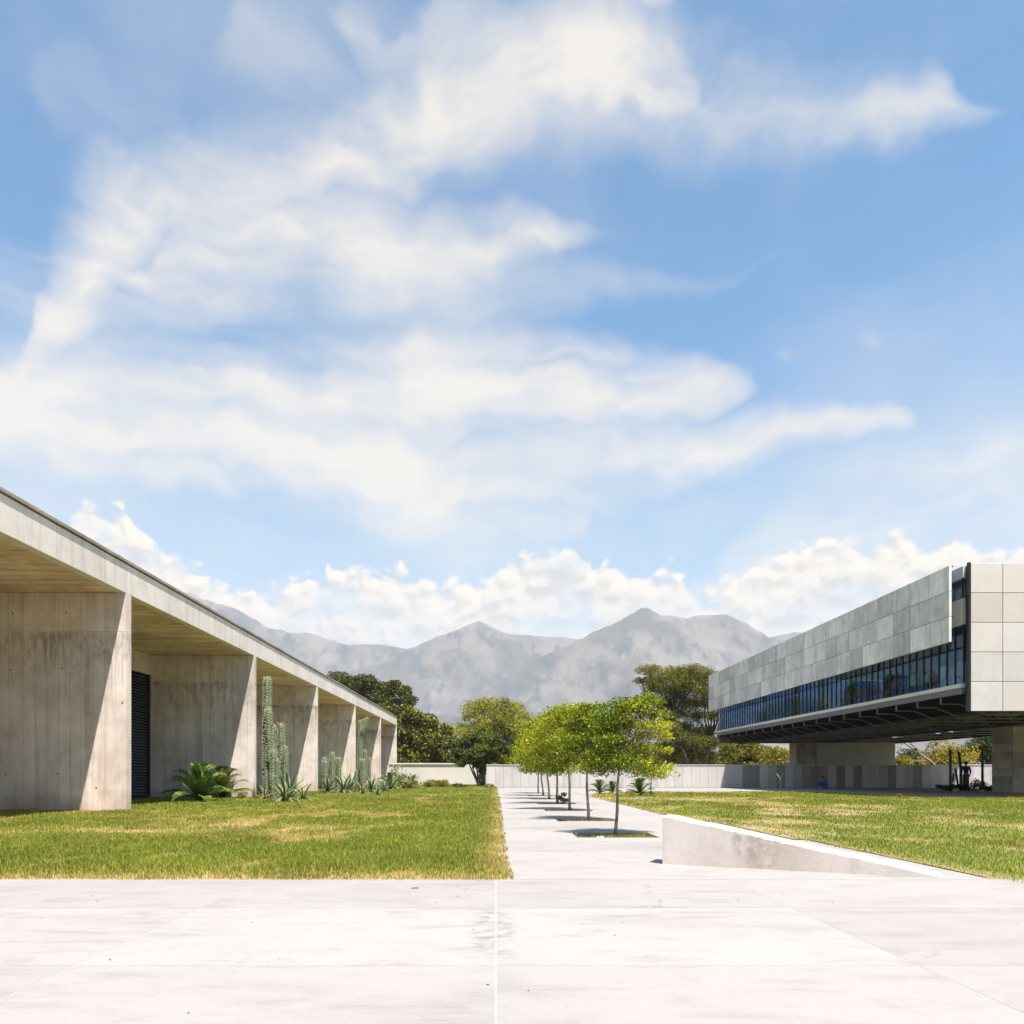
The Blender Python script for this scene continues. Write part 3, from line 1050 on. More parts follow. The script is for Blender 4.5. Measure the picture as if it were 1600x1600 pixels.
# end wall facing the plaza
pm = []
pw = 1.266
part(MB().box(XG + .13, Y0 + .09, ZB + .02, XE, Y0 + .32, ZT - .02), 'end_wall', M['steel'], RB)
pme = MB().bbox(.011, 0, .011, pw - .011, .085, rw - .011, .006).mesh('facade_panel', M['panel'])
nc = int((XE - XG - .13) / pw) + 1
for i in range(nc):
    for j in range(5):
        o = link('facade_panel', pme, RB, Vector((XG + .13 + i * pw, Y0, ZB + j * rw)) - RB.location)
part(MB().box(XG + .03, Y0 - .02, ZB - .01, XG + .125, Y0 + .10, ZT + .03), 'edge_post', M['mullion'], RB)
# side cladding screen
cz0, cz1 = 6.20, 9.23
ch = (cz1 - cz0) / 3
ncl = 24
cw = (Y1 - Y0) / ncl
cme = MB().bbox(0, .007, .009, .10, cw - .007, ch - .009, .006).mesh('cladding_panel', M['clad'])
for i in range(ncl):
    for j in range(3):
        link('cladding_panel', cme, RB, Vector((XC, Y0 + i * cw, cz0 + j * ch)) - RB.location)
for j in range(4):
    z = cz0 + j * ch
    part(MB().box(XC + .102, Y0 + .03, max(z - .05, cz0 + .005), XC + .18, Y1 - .03, min(z + .05, cz1 - .005)), 'cladding_rail', M['steel'], RB)
arm = MB().box(XC + .182, -.05, -.05, XG + .1, .05, .05)
arme = arm.mesh('cladding_arm', M['steel'])
for i in range(1, 17):
    for z in (cz0 + ch, cz1 - .12):
        link('cladding_arm', arme, RB, Vector((0, Y0 + .2 + i * 2.0, z)) - RB.location)
# side wall behind: window strip below, clerestory above
part(MB().box(XG + .02, Y0 + .33, 6.96, XG + .25, Y1, 8.0), 'side_wall', M['panel'], RB)
part(MB().box(XG + .02, Y0 + .33, 8.82, XG + .25, Y1, 9.28), 'roof_edge', M['panel'], RB)
part(MB().box(XG + .12, Y0 + .33, 8.005, XG + .15, Y1, 8.815), 'clerestory', M['glass'], RB)
clm = MB().box(XG + .05, -.03, 8.004, XG + .11, .03, 8.816).mesh('clerestory_mullion', M['mullion'])
for i in range(30):
    link('clerestory_mullion', clm, RB, Vector((0, Y0 + .45 + i * 1.15, 0)) - RB.location)
part(MB().box(XG + .26, Y0 + .33, 9.0, XE, Y1, 9.26), 'roof', M['block'], RB)
part(MB().box(XG + .26, Y0 + .33, 8.86, XE - .3, Y1 - .2, 8.98), 'ceiling', M['ceiling'], RB)
part(MB().box(XG + .10, Y0 + .33, 4.28, XE, Y1, 4.54), 'floor', M['interior'], RB)
npn = 59
sp = (Y1 - .05 - (Y0 + .35)) / npn
pane = MB().box(0, .03, 4.605, .018, sp - .03, 6.955).mesh('pane', M['glass'])
mul = MB().box(-.022, -.024, 4.60, .035, .024, 6.958).mesh('mullion', M['mullion'])
for i in range(npn):
    link('pane', pane, RB, Vector((XG + .06, Y0 + .35 + i * sp, 0)) - RB.location)
for i in range(npn + 1):
    link('mullion', mul, RB, Vector((XG + .06, Y0 + .35 + i * sp, 0)) - RB.location)
part(MB().bbox(XG - .06, Y0 + .33, 4.44, XG + .098, Y1, 4.60, .006), 'sill', M['sill'], RB)
part(MB().box(XG - .02, Y0 + .33, 4.19, XG + .098, Y1, 4.435), 'edge_beam', M['steel_g'], RB)
# far end and far side
part(MB().box(XG + .28, Y1 - .10, 4.55, XE - .26, Y1 - .08, 8.85), 'end_glazing', M['glass_r'], RB)
em = MB().box(-.04, Y1 - .16, 4.55, .04, Y1 - .02, 8.85).mesh('end_mullion', M['mullion'])
for i in range(9):
    link('end_mullion', em, RB, Vector((XG + .5 + i * 1.75, 0, 0)) - RB.location)
part(MB().box(XE - .25, Y0 + .33, 8.83, XE - .01, Y1 - .19, 8.99), 'rear_wall', M['panel'], RB)
part(MB().box(XE - .25, Y0 + .33, 4.55, XE - .01, Y1 - .19, 5.0), 'rear_wall', M['interior'], RB)
part(MB().box(XE - .14, Y0 + .33, 5.01, XE - .12, Y1 - .19, 8.82), 'rear_glazing', M['glass_r'], RB)
for i in range(12):
    y = Y0 + .4 + i * 2.98
    part(MB().box(XE - .2, y, 5.0, XE - .06, y + .25, 8.825), 'rear_mullion', M['mullion'], RB)
ip = MB().box(-.2, -.2, 4.545, .2, .2, 8.855).mesh('inner_column', M['interior'])
for i in range(7):
    link('inner_column', ip, RB, Vector((24.5, Y0 + 3 + i * 4.9, 0)) - RB.location)
# underside
XL = 20.5
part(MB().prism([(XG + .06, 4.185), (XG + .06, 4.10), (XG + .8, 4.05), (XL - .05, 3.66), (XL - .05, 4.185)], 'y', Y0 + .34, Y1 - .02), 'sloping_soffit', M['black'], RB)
bm_ = MB()
bm_.box(XG - .05, -.03, 3.93, XG + .01, .03, 4.188)
bm_.prism([(XG - .05, 3.928), (XG - .05, 3.885), (XG + .74, 3.885), (XL - .06, 3.47), (XL - .06, 3.52), (XG + .76, 3.928)], 'y', -.022, .022)
bme = bm_.mesh('bracket', M['steel_g'])
for i in range(19):
    link('bracket', bme, RB, Vector((0, 32.07 + i * 1.78, 0)) - RB.location)
for x in (XL, 26.6, XE - .35):
    bb = MB().box(x - .04, Y0 + .34, 3.50, x + .30, Y1, 3.56)
    bb.box(x + .10, Y0 + .34, 3.563, x + .16, Y1, 3.92)
    bb.box(x - .04, Y0 + .34, 3.923, x + .30, Y1, 3.98)
    part(bb, 'long_beam', M['beam'], RB)
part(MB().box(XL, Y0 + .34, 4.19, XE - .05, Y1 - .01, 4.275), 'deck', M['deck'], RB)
rr0 = random.Random(21)
tr = MB()
L = XE - .4 - XL - .32
tr.box(0, -.05, .0, L, .05, .05)
tr.box(0, -.05, .55, L, .05, .62)
nn = 14
for k in range(nn):
    a, b = L * k / nn, L * (k + 1) / nn
    z0, z1 = (.035, .585) if k % 2 == 0 else (.585, .035)
    tr.tube([(a, 0, z0), (b, 0, z1)], .03, 5, False)
tme = tr.mesh('lattice_truss', M['lattice'])
for i in range(14):
    link('lattice_truss', tme, RB, Vector((XL + .31, Y0 + .9 + i * 2.42, 3.56)) - RB.location)
pb = MB().box(-.14, 0, 3.70, .14, Y1 - Y0 - .5, 3.78).mesh('service_duct', M['lattice'])
cb = MB().box(-.5, -.16, 3.78, .5, .16, 3.95).mesh('cable_tray', M['lattice'])
for i in range(90):
    link('cable_tray', cb, RB, Vector((rr0.uniform(21.6, 32.2), Y0 + 1.5 + i * .36, rr0.uniform(-.05, .16))) - RB.location)
for x in (22.0, 24.7, 28.2, 31.2):
    link('service_duct', pb, RB, Vector((x, Y0 + .4, .28)) - RB.location)
part(MB().box(XG + .1, Y1 - .25, 3.55, XE - .2, Y1 - .03, 4.185), 'end_beam', M['lattice'], RB)
# piers of stacked blocks
blk = {}


def block_pier(x0, x1, y, depth, z1, bw, bh, mat=M['block'], mname='block'):
    p = part(MB().box(x0 + .02, y + .03, -.2, x1 - .02, y + depth, z1 - .01), 'pier', M['wall_b'], RB)
    nz = round(z1 / bh)
    nx = round((x1 - x0) / bw)
    hw, hh = (x1 - x0) / nx, z1 / nz
    key = (round(hw, 3), round(hh, 3), mname)
    if key not in blk:
        blk[key] = MB().bbox(.006, 0, .006, hw - .006, .06, hh - .006, .006).mesh(mname, mat)
    sd = MB().bbox(0, .006, .006, .06, depth - .006, hh - .006, .006).mesh(mname, mat)
    for j in range(nz):
        for i in range(nx):
            link('block', blk[key], p, (x0 + i * hw, y - .03, j * hh))
        link('block', sd, p, (x0 - .03, y + .03, j * hh))
    return p


block_pier(26.9, 32.6, 40.0, 1.6, 3.46, .95, .433)
pb_ = part(MB().box(27.0, 40.05, 3.47, 32.4, 41.5, 4.18), 'pier', M['wall_b'], RB)
for x in (25.9, 26.7, 28.6, 29.9):
    part(MB().bbox(x, 39.3, 3.985, x + .55, 39.9, 4.18, .02), 'bearing_block', M['black'], RB)
block_pier(23.9, 25.35, 61.0, 1.5, 3.46, .72, .58)
block_pier(25.40, 31.6, 60.8, 2.5, 3.47, 3.1, 1.735, M['wall'], 'core_panel')

# ================================================================== boundary walls
BW = empty('boundary_wall', (17, 54.5, 0), label='long panelled concrete boundary wall running behind the path and under the raised building', cat='wall')
part(MB().box(-.68, 54.58, -.2, 41, 54.80, 1.60), 'core', M['wall_b'], BW)
part(MB().bbox(-.70, 54.46, 1.603, 41, 54.84, 1.645, .006), 'coping', M['white'], BW)
wp = .606
wme = {k: MB().bbox(.005, 0, .003, wp - .005, .07, 1.60, .006).mesh('wall_panel', M[k]) for k in ('wall', 'wall_b', 'wall_d', 'white')}
x = -.68
k = 0
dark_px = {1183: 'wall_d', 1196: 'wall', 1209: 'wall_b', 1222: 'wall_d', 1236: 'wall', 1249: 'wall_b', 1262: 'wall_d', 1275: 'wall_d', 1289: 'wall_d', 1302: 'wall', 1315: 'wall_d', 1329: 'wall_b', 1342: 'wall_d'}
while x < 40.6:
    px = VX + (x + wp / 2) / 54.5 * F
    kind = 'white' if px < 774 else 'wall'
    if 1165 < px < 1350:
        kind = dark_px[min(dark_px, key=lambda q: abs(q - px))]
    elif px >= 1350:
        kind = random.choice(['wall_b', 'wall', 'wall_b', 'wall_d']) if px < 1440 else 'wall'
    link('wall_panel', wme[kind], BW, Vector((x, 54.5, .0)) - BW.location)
    x += wp
    k += 1
WW = empty('white_wall', (-5.6, 70, 0), label='plain whitewashed wall with a thick coping between the long building and the gap', cat='wall')
part(MB().bbox(-9.75, 70.0, -.2, -1.60, 70.25, 1.84, .012), 'wall', M['white'], WW)
part(MB().bbox(-9.75, 69.90, 1.845, -2.9, 70.33, 1.97, .012), 'coping', M['white'], WW)

# ---------------------------------------------------------------- wedge wall by the lawn
bx = [(1035, 1274.8, 1350.0), (1051, 1276.6, 1351.5), (1082, 1284.6, 1353), (1127, 1293, 1355.5), (1172, 1303.5, 1358), (1240, 1319, 1361.7), (1307, 1333, 1366), (1375, 1347, 1369), (1420, 1357.6, 1370.8), (1476, 1372.6, 1373)]
fr = []
for px, pt, pbm in bx:
    k = (px - VX) / F            # where the sight line meets the straight foot of the wall
    Y = (8.51 + .488 * 1.842) / (1 + .488 * k)
    X = k * Y
    Z = EYE - (pt - VY) / F * Y
    fr.append((X, Y, max(Z, .012)))
mb = MB()
n = len(fr)
dirv = Vector((fr[-1][0] - fr[0][0], fr[-1][1] - fr[0][1], 0)).normalized()
nrm = Vector((-dirv.y, dirv.x, 0))
th = .34
sub = []
for a, b in zip(fr[:-1], fr[1:]):
    for k in range(12):
        t = k / 12
        sub.append(tuple(a[i] + (b[i] - a[i]) * t for i in range(3)))
sub.append(fr[-1])
rg = np.random.default_rng(3)
vs, fs = [], []
for i, (x, y, z) in enumerate(sub):
    w = (rg.uniform(-.006, .004) - .009 * (rg.random() < .12)) * (z > .03)
    q = Vector((x, y, 0))
    bk = q + nrm * th
    ch_ = min(.012, z * .4)
    vs += [(x, y, -.12), (x, y, z - ch_ + w), (x + nrm.x * .012, y + nrm.y * .012, z + w * .5), (bk.x - nrm.x * .012, bk.y - nrm.y * .012, z), (bk.x, bk.y, z - ch_), (bk.x, bk.y, -.12)]
ns = len(sub)
for i in range(ns - 1):
    for k in range(5):
        a = i * 6 + k
        fs.append((a, a + 6, a + 7, a + 1))
fs += [tuple(range(6)), tuple((ns - 1) * 6 + k for k in range(6))[::-1]]
mb.add(vs, fs)
lw = mb.build('low_wall', M['bench'])
bpy.context.view_layer.update()
tag(lw, 'low wedge shaped concrete wall sloping down to the paving beside the right lawn', 'wall')


# ================================================================== trees
def leaf_cloud(centers, radii, counts, size, tones, droop=0.0, flat=.35, aspect=.5, shell=.55):
    """small pointed leaves spread through clumps. tones: (lo, hi) colour pairs picked leaf by leaf"""
    P, S = [], []
    for c, r, n in zip(centers, radii, counts):
        d = RNG.normal(size=(n, 3))
        d /= np.linalg.norm(d, axis=1)[:, None] + 1e-9
        rr = RNG.random(n) ** shell
        rr *= (.62 + .75 * fbm(d[:, 0] * 2.1 + c[0] * 3, d[:, 1] * 2.1 + d[:, 2] * 1.7 + c[2] * 5, 3))
        P.append(np.array(c) + d * rr[:, None] * np.array(r))
    P = np.concatenate(P)
    n = len(P)
    nrm = RNG.normal(size=(n, 3)) * (1, 1, flat) + np.array((0, 0, .55))
    nrm /= np.linalg.norm(nrm, axis=1)[:, None]
    a = RNG.normal(size=(n, 3))
    a[:, 2] -= droop
    a -= nrm * (a * nrm).sum(1)[:, None]
    a /= np.linalg.norm(a, axis=1)[:, None] + 1e-9
    b = np.cross(nrm, a)
    s = (size * RNG.uniform(.65, 1.3, n))[:, None]
    V = np.empty((n, 4, 3))
    V[:, 0] = P - a * s * .5
    V[:, 1] = P + b * s * aspect * .5 + nrm * s * .06
    V[:, 2] = P + a * s * .55
    V[:, 3] = P - b * s * aspect * .5 + nrm * s * .06
    t = np.clip(RNG.normal(.5, .28, n) + (fbm(P[:, 0] * 1.1 + 7, P[:, 1] * 1.1 + P[:, 2] * 1.3, 2) - .5) * 2.2, 0, 1)[:, None]
    lo, hi = np.array(tones[0]), np.array(tones[1])
    C = lo * (1 - t) + hi * t
    if len(tones) > 2:
        y = RNG.random((n, 1)) < tones[3] * (.4 + 1.4 * t)
        C = np.where(y, np.array(tones[2]) * RNG.uniform(.8, 1.2, (n, 1)), C)
    C = np.repeat(C[:, None], 4, 1)
    return V.reshape(-1, 3), (np.arange(n)[:, None] * 4 + np.array([[0, 1, 2, 3]])), C.reshape(-1, 3)


def bend(a, b, k=5, wob=.06, sag=0.0):
    a, b = Vector(a), Vector(b)
    L = (b - a).length
    out = []
    ph = random.uniform(0, 6)
    for i in range(k + 1):
        t = i / k
        p = a.lerp(b, t)
        e = math.sin(t * math.pi)
        p += Vector((math.sin(ph + t * 4) * wob * L * e, math.cos(ph * 1.7 + t * 3.3) * wob * L * e, sag * L * e))
        out.append(p)
    return out


def make_tree(name, label, base, lobes, trunk_top, r0, leaf, nleaf, tones, bark, group=None, cat='tree', mat='leaf', stems=None, flat=.35, aspect=.5,
              shell=.55, twigs=3, droop=0.0):
    """lobes: list of (centre offset, radii); a tapered trunk with limbs reaching every lobe"""
    t = empty(name, base, label=label, cat=cat, group=group)
    tb = MB()
    forks = []
    for st in (stems or [((0, 0, 0), trunk_top)]):
        a, b = Vector(st[0]), Vector(st[1])
        pts = bend(a, b, 6, .018)
        pts[0].z -= .1
        rs = [r0 * (1.25 if i == 0 else 1.0) * (1 - .45 * i / 6) for i in range(7)]
        tb.tube(pts, rs, 8)
        forks.append((b, rs[-1]))
    for c, r in lobes:
        c = Vector(c)
        f, fr_ = min(forks, key=lambda q: (q[0] - c).length)
        if (c - f).length < .05:
            continue
        pts = bend(f, c, 5, .07, -.03)
        tb.tube(pts, [fr_ * .62 * (1 - .75 * i / 5) + .004 * r0 / .05 for i in range(6)], 6)
        for k in range(twigs):
            d = Vector((random.gauss(0, 1), random.gauss(0, 1), random.gauss(.3, .8))).normalized()
            e = c + Vector((d.x * r[0], d.y * r[1], d.z * r[2])) * .85
            s0 = pts[random.randint(2, 5)]
            tb.tube(bend(s0, e, 3, .06), [fr_ * .24, fr_ * .18, fr_ * .12, fr_ * .05], 4, False)
    tb.build('trunk', bark, t, True)
    vol = np.array([r[0] * r[1] * r[2] for _, r in lobes]) ** .7
    cnt = np.maximum((nleaf * vol / vol.sum()).astype(int), 20)
    V, Q, C = leaf_cloud([c for c, _ in lobes], [r for _, r in lobes], cnt, leaf, tones, droop, flat, aspect, shell)
    link('crown', array_mesh('crown', V, [Q], C, M[mat]), t)
    return t


def dome_lobes(w, d, h, z0, n, rs, rng, top_bias=1.0):
    """lobes filling an uneven dome of half width w, half depth d, from z0 up to z0+h"""
    out = []
    for i in range(n):
        a = 2 * math.pi * (i * .381966 + rng.uniform(-.05, .05))
        k = math.sqrt((i + .6) / n)
        zz = z0 + h * (rng.uniform(.12, .9) * (1 - .55 * k * k) + .05)
        r = rs * rng.uniform(.7, 1.25)
        out.append(((math.cos(a) * k * (w - r * .6), math.sin(a) * k * (d - r * .6), zz), (r * 1.15, r * 1.15, r * rng.uniform(.6, .85))))
    return out


rr = random.Random(5)
# the row of young trees on the path -----------------------------------------
tone_row = ((.055, .115, .006), (.41, .42, .022), (.60, .49, .03), .08)
row_group = 'young trees in the row of paving pits'
specs = [
    # crown boxes in photo pixels (x0, x1, ytop, ybottom)
    (926, 1042, 1080, 1228), (866, 965, 1092, 1216), (838, 925, 1094, 1222), (822, 905, 1100, 1222), (812, 885, 1110, 1222), (808, 870, 1130, 1220), (812, 866, 1140, 1220)]
row_labels = ['nearest young tree of the path row, slanting trunk, broad yellow green crown',
              'second young tree from the front of the path row, forked just under its crown',
              'third young tree from the front of the path row, in a pit of dark soil',
              'fourth young tree of the path row, a small dark shrub at its foot',
              'fifth young tree from the front of the path row, slim bare trunk',
              'sixth young tree from the front of the path row, thin trunk near the wall',
              'farthest young tree of the path row, thinnest trunk close to the boundary wall']
for i, (x0, x1, yt, yb) in enumerate(specs):
    Y = TREE_Y[i]
    base = Vector((TREE_X[i], Y, -.04))
    a, b = at(x0, yb, Y), at(x1, yt, Y)
    cx, w = (a.x + b.x) / 2 - base.x, (b.x - a.x) / 2
    z0, z1 = a.z + .04, b.z + .04
    lobes = []
    nl = 17
    for k in range(nl):
        f = (k + .5) / nl
        zz = z0 + (z1 - z0) * (.14 + .78 * f)
        wr = w * (1.0 - .55 * max(f - .45, 0) / .55 - .25 * max(.2 - f, 0) / .2)
        an = k * 2.399 + rr.uniform(-.4, .4)
        q = rr.uniform(.40, 1.0)
        lean = cx * min(1, .5 + f * .6) if i else cx * (.75 + .4 * f)
        r = (z1 - z0) * rr.uniform(.09, .19)
        lobes.append(((lean + math.cos(an) * wr * q, math.sin(an) * wr * q * .8, zz), (r * 1.8, r * 1.55, r * .58)))
    if i == 0:   # the long shoots on the right and the plume on top
        for px, py, q in ((1036, 1150, .14), (1046, 1172, .10), (1012, 1088, .12), (1020, 1100, .13), (1000, 1100, .13), (1040, 1130, .10)):
            c = at(px, py, Y) - base
            lobes.append(((c.x, rr.uniform(-.2, .2), c.z), (q * 1.3, q, q * .75)))
    tt = (cx * .40, 0, z0 + (z1 - z0) * .30)
    if i == 0:
        tt = tuple(at(969, 1190, Y) - base)
    t = make_tree('young_tree', row_labels[i], base, lobes, tt, (.030, .034, .04, .045, .045, .042, .04)[i], (.048, .055, .066, .08, .09, .10, .11)[i],
                  (17000, 14000, 11000, 7500, 5500, 4200, 3400)[i], tone_row, M['bark'], row_group, shell=.6)
# leaning bare sapling and forked sapling on the right lawn
def sapling(name, label, base, segs, mat, leaves=None):
    t = empty(name, base, label=label, cat='sapling')
    mb = MB()
    for pts, r in segs:
        mb.tube(pts, [r * (1 - .5 * i / max(len(pts) - 1, 1)) for i in range(len(pts))], 6)
    mb.build('trunk', mat, t, True)
    if leaves:
        V, Q, C = leaf_cloud(*leaves)
        link('crown', array_mesh('crown', V, [Q], C, M['leaf']), t)
    return t


q = at(1018, 1240, 34.5)
sapling('sapling', 'thin leaning sapling with sparse leaves beside the rosette palms', (q.x, 34.5, 0),
        [([(0, 0, -.05), (-.04, 0, .4), (.02, 0, .8), (-.01, 0, 1.2)], .035)], M['bark'],
        ([(0, 0, 1.25), (.15, .1, 1.1)], [(.35, .3, .2), (.2, .2, .15)], [90, 50], .10, tone_row))
q = at(1219, 1238, 43.5)
sapling('sapling', 'pale bare sapling forked like a Y in front of the shaded wall', (q.x, 43.5, 0),
        [([(0, 0, -.05), (.01, 0, .35), (0, 0, .70)], .022), ([(0, 0, .68), (-.08, 0, .84), (-.19, 0, 1.0)], .026), ([(0, 0, .68), (.09, 0, .86), (.22, 0, 1.06)], .026)], M['stone'])

# trees beyond the walls -----------------------------------------------------
T_MANGO = ((.024, .040, .005), (.14, .145, .016), (.32, .26, .03), .14)
T_OLIVE = ((.030, .042, .007), (.110, .118, .020), (.20, .17, .04), .10)
T_MESQ = ((.080, .098, .015), (.235, .225, .040), (.33, .28, .06), .12)
T_YELL = ((.12, .12, .02), (.30, .26, .04), (.48, .38, .05), .25)
T_GREEN = ((.022, .048, .010), (.085, .13, .022), (.19, .19, .03), .12)
BG = 'trees beyond the walls'


def bg_tree(name, label, x0, x1, yt, Y, n, rs, leaf, nleaf, tones, mat='leaf', yb=1205, trunk=.25, d=None, lobes=None, **kw):
    a, b = at(x0, yb, Y), at(x1, yt, Y)
    w = (b.x - a.x) / 2
    base = Vector(((a.x + b.x) / 2, Y, 0))
    z0 = max(a.z, .4)
    lb = lobes or dome_lobes(w, d or w * .7, (b.z - z0), z0, n, rs, rr)
    lb = [((c[0], c[1], min(c[2], b.z - r[2] * .85)), r) for c, r in lb]
    return make_tree(name, label, base, lb, (0, 0, z0 + (b.z - z0) * .18), trunk, leaf, nleaf, tones, M['bark_d'], BG, mat=mat, **kw)


def px_lobes(pts, Y, x0, x1, d, squash=.8, jit=.15):
    """lobes written as (px, py, radius px) at depth Y, relative to the middle of x0..x1"""
    bx_ = ((x0 + x1) / 2 - VX) / F * Y
    out = []
    for px, py, r in pts:
        c = at(px, py, Y)
        r = r / F * Y * rr.uniform(1 - jit, 1 + jit)
        out.append(((c.x - bx_, rr.uniform(-d, d), c.z), (r * 1.15, r * 1.1, r * squash)))
    return out


bg_tree('mango_tree', 'big rounded dark green tree behind the white wall at the end of the long building', 560, 716, 1090, 86, 42000, 0, .34, 42000, T_MANGO, 'leaf_d', 1215,
        lobes=px_lobes([(575, 1116, 22), (598, 1112, 20), (622, 1114, 20), (645, 1120, 19), (666, 1128, 19), (688, 1142, 18), (702, 1162, 16), (590, 1138, 24), (618, 1142, 24), (646, 1148, 24), (672, 1158, 22),
                        (596, 1168, 24), (626, 1174, 24), (655, 1182, 22), (682, 1184, 20), (706, 1188, 16), (600, 1196, 20), (640, 1200, 20), (668, 1204, 18), (694, 1204, 16), (560, 1150, 24), (566, 1185, 22)], 86, 560, 716, 2.2))
bg_tree('mango_tree', 'taller dark tree showing over the far end of the long building roof', 512, 652, 1042, 108, 0, 0, .40, 24000, T_OLIVE, 'leaf_d', 1190,
        lobes=px_lobes([(534, 1066, 17), (552, 1064, 15), (572, 1068, 16), (592, 1072, 15), (612, 1072, 14), (630, 1080, 15), (640, 1096, 13), (545, 1084, 20), (572, 1088, 20), (600, 1092, 20), (624, 1104, 18),
                        (520, 1078, 14), (540, 1110, 22), (580, 1115, 22), (612, 1122, 20), (560, 1140, 22), (600, 1148, 22)], 108, 512, 652, 2.4))
bg_tree('mesquite_tree', 'airy yellow green tree rising behind the gap between the two walls', 705, 834, 1080, 96, 0, 0, .32, 36000, ((.15, .165, .022), (.38, .37, .05), (.48, .40, .06), .14), 'leaf', 1205,
        lobes=px_lobes([(718, 1138, 15), (730, 1120, 17), (747, 1106, 19), (766, 1101, 18), (786, 1097, 15), (804, 1105, 17), (820, 1118, 15), (738, 1142, 21), (760, 1128, 22), (786, 1124, 22), (808, 1134, 20), (752, 1146, 22), (776, 1142, 24), (800, 1148, 22), (822, 1150, 18), (728, 1152, 18), (764, 1164, 22), (790, 1170, 22), (772, 1114, 18), (750, 1120, 16), (796, 1112, 17), (828, 1134, 13),
                        (826, 1150, 13), (750, 1166, 18), (780, 1156, 18), (804, 1172, 18), (724, 1166, 14), (760, 1188, 18), (790, 1192, 18), (822, 1182, 15)], 96, 705, 834, 1.8, .70, .4), shell=.62, aspect=.3, twigs=6)
bg_tree('shrub_tree', 'low brown green tree behind the tops of the path row', 790, 905, 1150, 100, 16, 1.3, .32, 13000, T_OLIVE, 'leaf', 1212)
bg_tree('shrub_tree', 'low dark tree behind the boundary wall left of the tall feathery tree', 905, 1010, 1146, 98, 14, 1.3, .32, 12000, T_OLIVE, 'leaf', 1212)
bg_tree('shrub_tree', 'low olive tree behind the boundary wall under the near end of the feathery tree', 1010, 1130, 1140, 92, 18, 1.4, .30, 15000, T_OLIVE, 'leaf', 1212)
bg_tree('shrub_tree', 'olive bushy tree seen low under the far end of the raised building', 1112, 1215, 1150, 88, 16, 1.3, .30, 15000, T_MESQ, 'leaf', 1212)
bg_tree('yellow_bush', 'bright yellow green bush beside the far pier of the raised building', 1192, 1246, 1162, 74, 11, .75, .22, 3800, T_YELL, 'leaf', 1212)
bg_tree('shrub_tree', 'dark green tree between the white wall and the gap, behind the forked tree', 700, 770, 1150, 84, 10, 1.1, .28, 4500, T_GREEN, 'leaf_d', 1215)

# the tall feathery mesquite by the raised building: spreading limbs, sky between the masses
Yq = 80.0
base = Vector((at(1092, 1209, Yq).x, Yq, 0))
lob = []
for px, py, rx, rz in ((1010, 1050, 1.6, .6), (1030, 1060, 1.8, .9), (1052, 1052, 1.7, .8), (1075, 1050, 1.6, .7), (1098, 1056, 1.5, .8), (1118, 1068, 1.2, .8),
                       (1000, 1064, .9, .4), (1040, 1078, 1.7, .8), (1066, 1074, 1.7, .9), (1092, 1080, 1.4, .9), (1050, 1098, 1.2, .8), (1072, 1100, 1.1, .7), (1104, 1098, 1.1, .7),
                       (1046, 1120, .8, .6), (1112, 1118, 1.0, .7), (1078, 1136, 1.3, .8), (1102, 1142, 1.3, .8), (1020, 1074, 1.3, .7), (1056, 1064, 1.6, 1.0), (1084, 1066, 1.6, 1.0), (1062, 1086, 1.5, .9), (1110, 1084, 1.2, .9), (1086, 1098, 1.3, .9), (1036, 1096, 1.2, .7), (1064, 1114, 1.2, .8), (1090, 1118, 1.3, .9), (1120, 1100, 1.0, .8), (1046, 1136, 1.1, .7), (1066, 1136, 1.2, .8), (1092, 1158, 1.4, .9), (1056, 1176, 1.3, .9), (1080, 1184, 1.4, .9), (1110, 1182, 1.4, .9),
                       (1056, 1150, 1.3, .8), (1078, 1160, 1.4, .9), (1115, 1160, 1.4, .9), (1040, 1168, 1.1, .8), (1128, 1140, 1.0, .8)):
    c = at(px, py, Yq) - base
    lob.append(((c.x, rr.uniform(-1.6, 1.6), c.z), (rx, rx, rz)))
make_tree('mesquite_tree', 'tall feathery olive tree with dark forked limbs beside the raised building', base, lob, (-.8, 0, 4.5), .24, .26, 52000, T_MESQ, M['bark_d'], BG,
          stems=[((0, 0, 0), (-.6, 0, 4.2)), ((-.2, 0, .2), (-3.2, .4, 6.2)), ((.1, 0, .2), (1.2, -.3, 5.0))], shell=.8, aspect=.26, twigs=5)
# seen under the raised building on the right
bg_tree('yellow_tree', 'yellow flowering tree seen under the raised building behind the cactus bed', 1436, 1524, 1146, 66, 20, .85, .17, 7000, T_YELL, 'leaf', 1206, trunk=.16, shell=.9)
bg_tree('green_tree', 'leafy green tree seen under the raised building next to the block pier', 1506, 1590, 1128, 74, 18, 1.15, .22, 9000, T_GREEN, 'leaf_d', 1212)
bg_tree('yellow_bush', 'pale yellow bush seen over the wall just right of the white core', 1384, 1424, 1172, 68, 9, .6, .17, 2200, T_YELL, 'leaf', 1212, trunk=.1)
bg_tree('green_tree', 'low dark green tree far behind the bare branches', 1398, 1456, 1166, 100, 10, 1.2, .26, 4200, T_GREEN, 'leaf_d', 1214)
bg_tree('green_tree', 'low green tree far beyond, between bare branches and the yellow tree', 1440, 1500, 1172, 104, 10, 1.2, .26, 3600, T_GREEN, 'leaf_d', 1214)
Yq = 64.0
base = Vector((at(1470, 1209, Yq).x, Yq, 0))
mb = MB()
root_t = empty('bare_tree', base, label='nearly leafless tree with crooked grey branches seen under the raised building', cat='tree', group=BG)
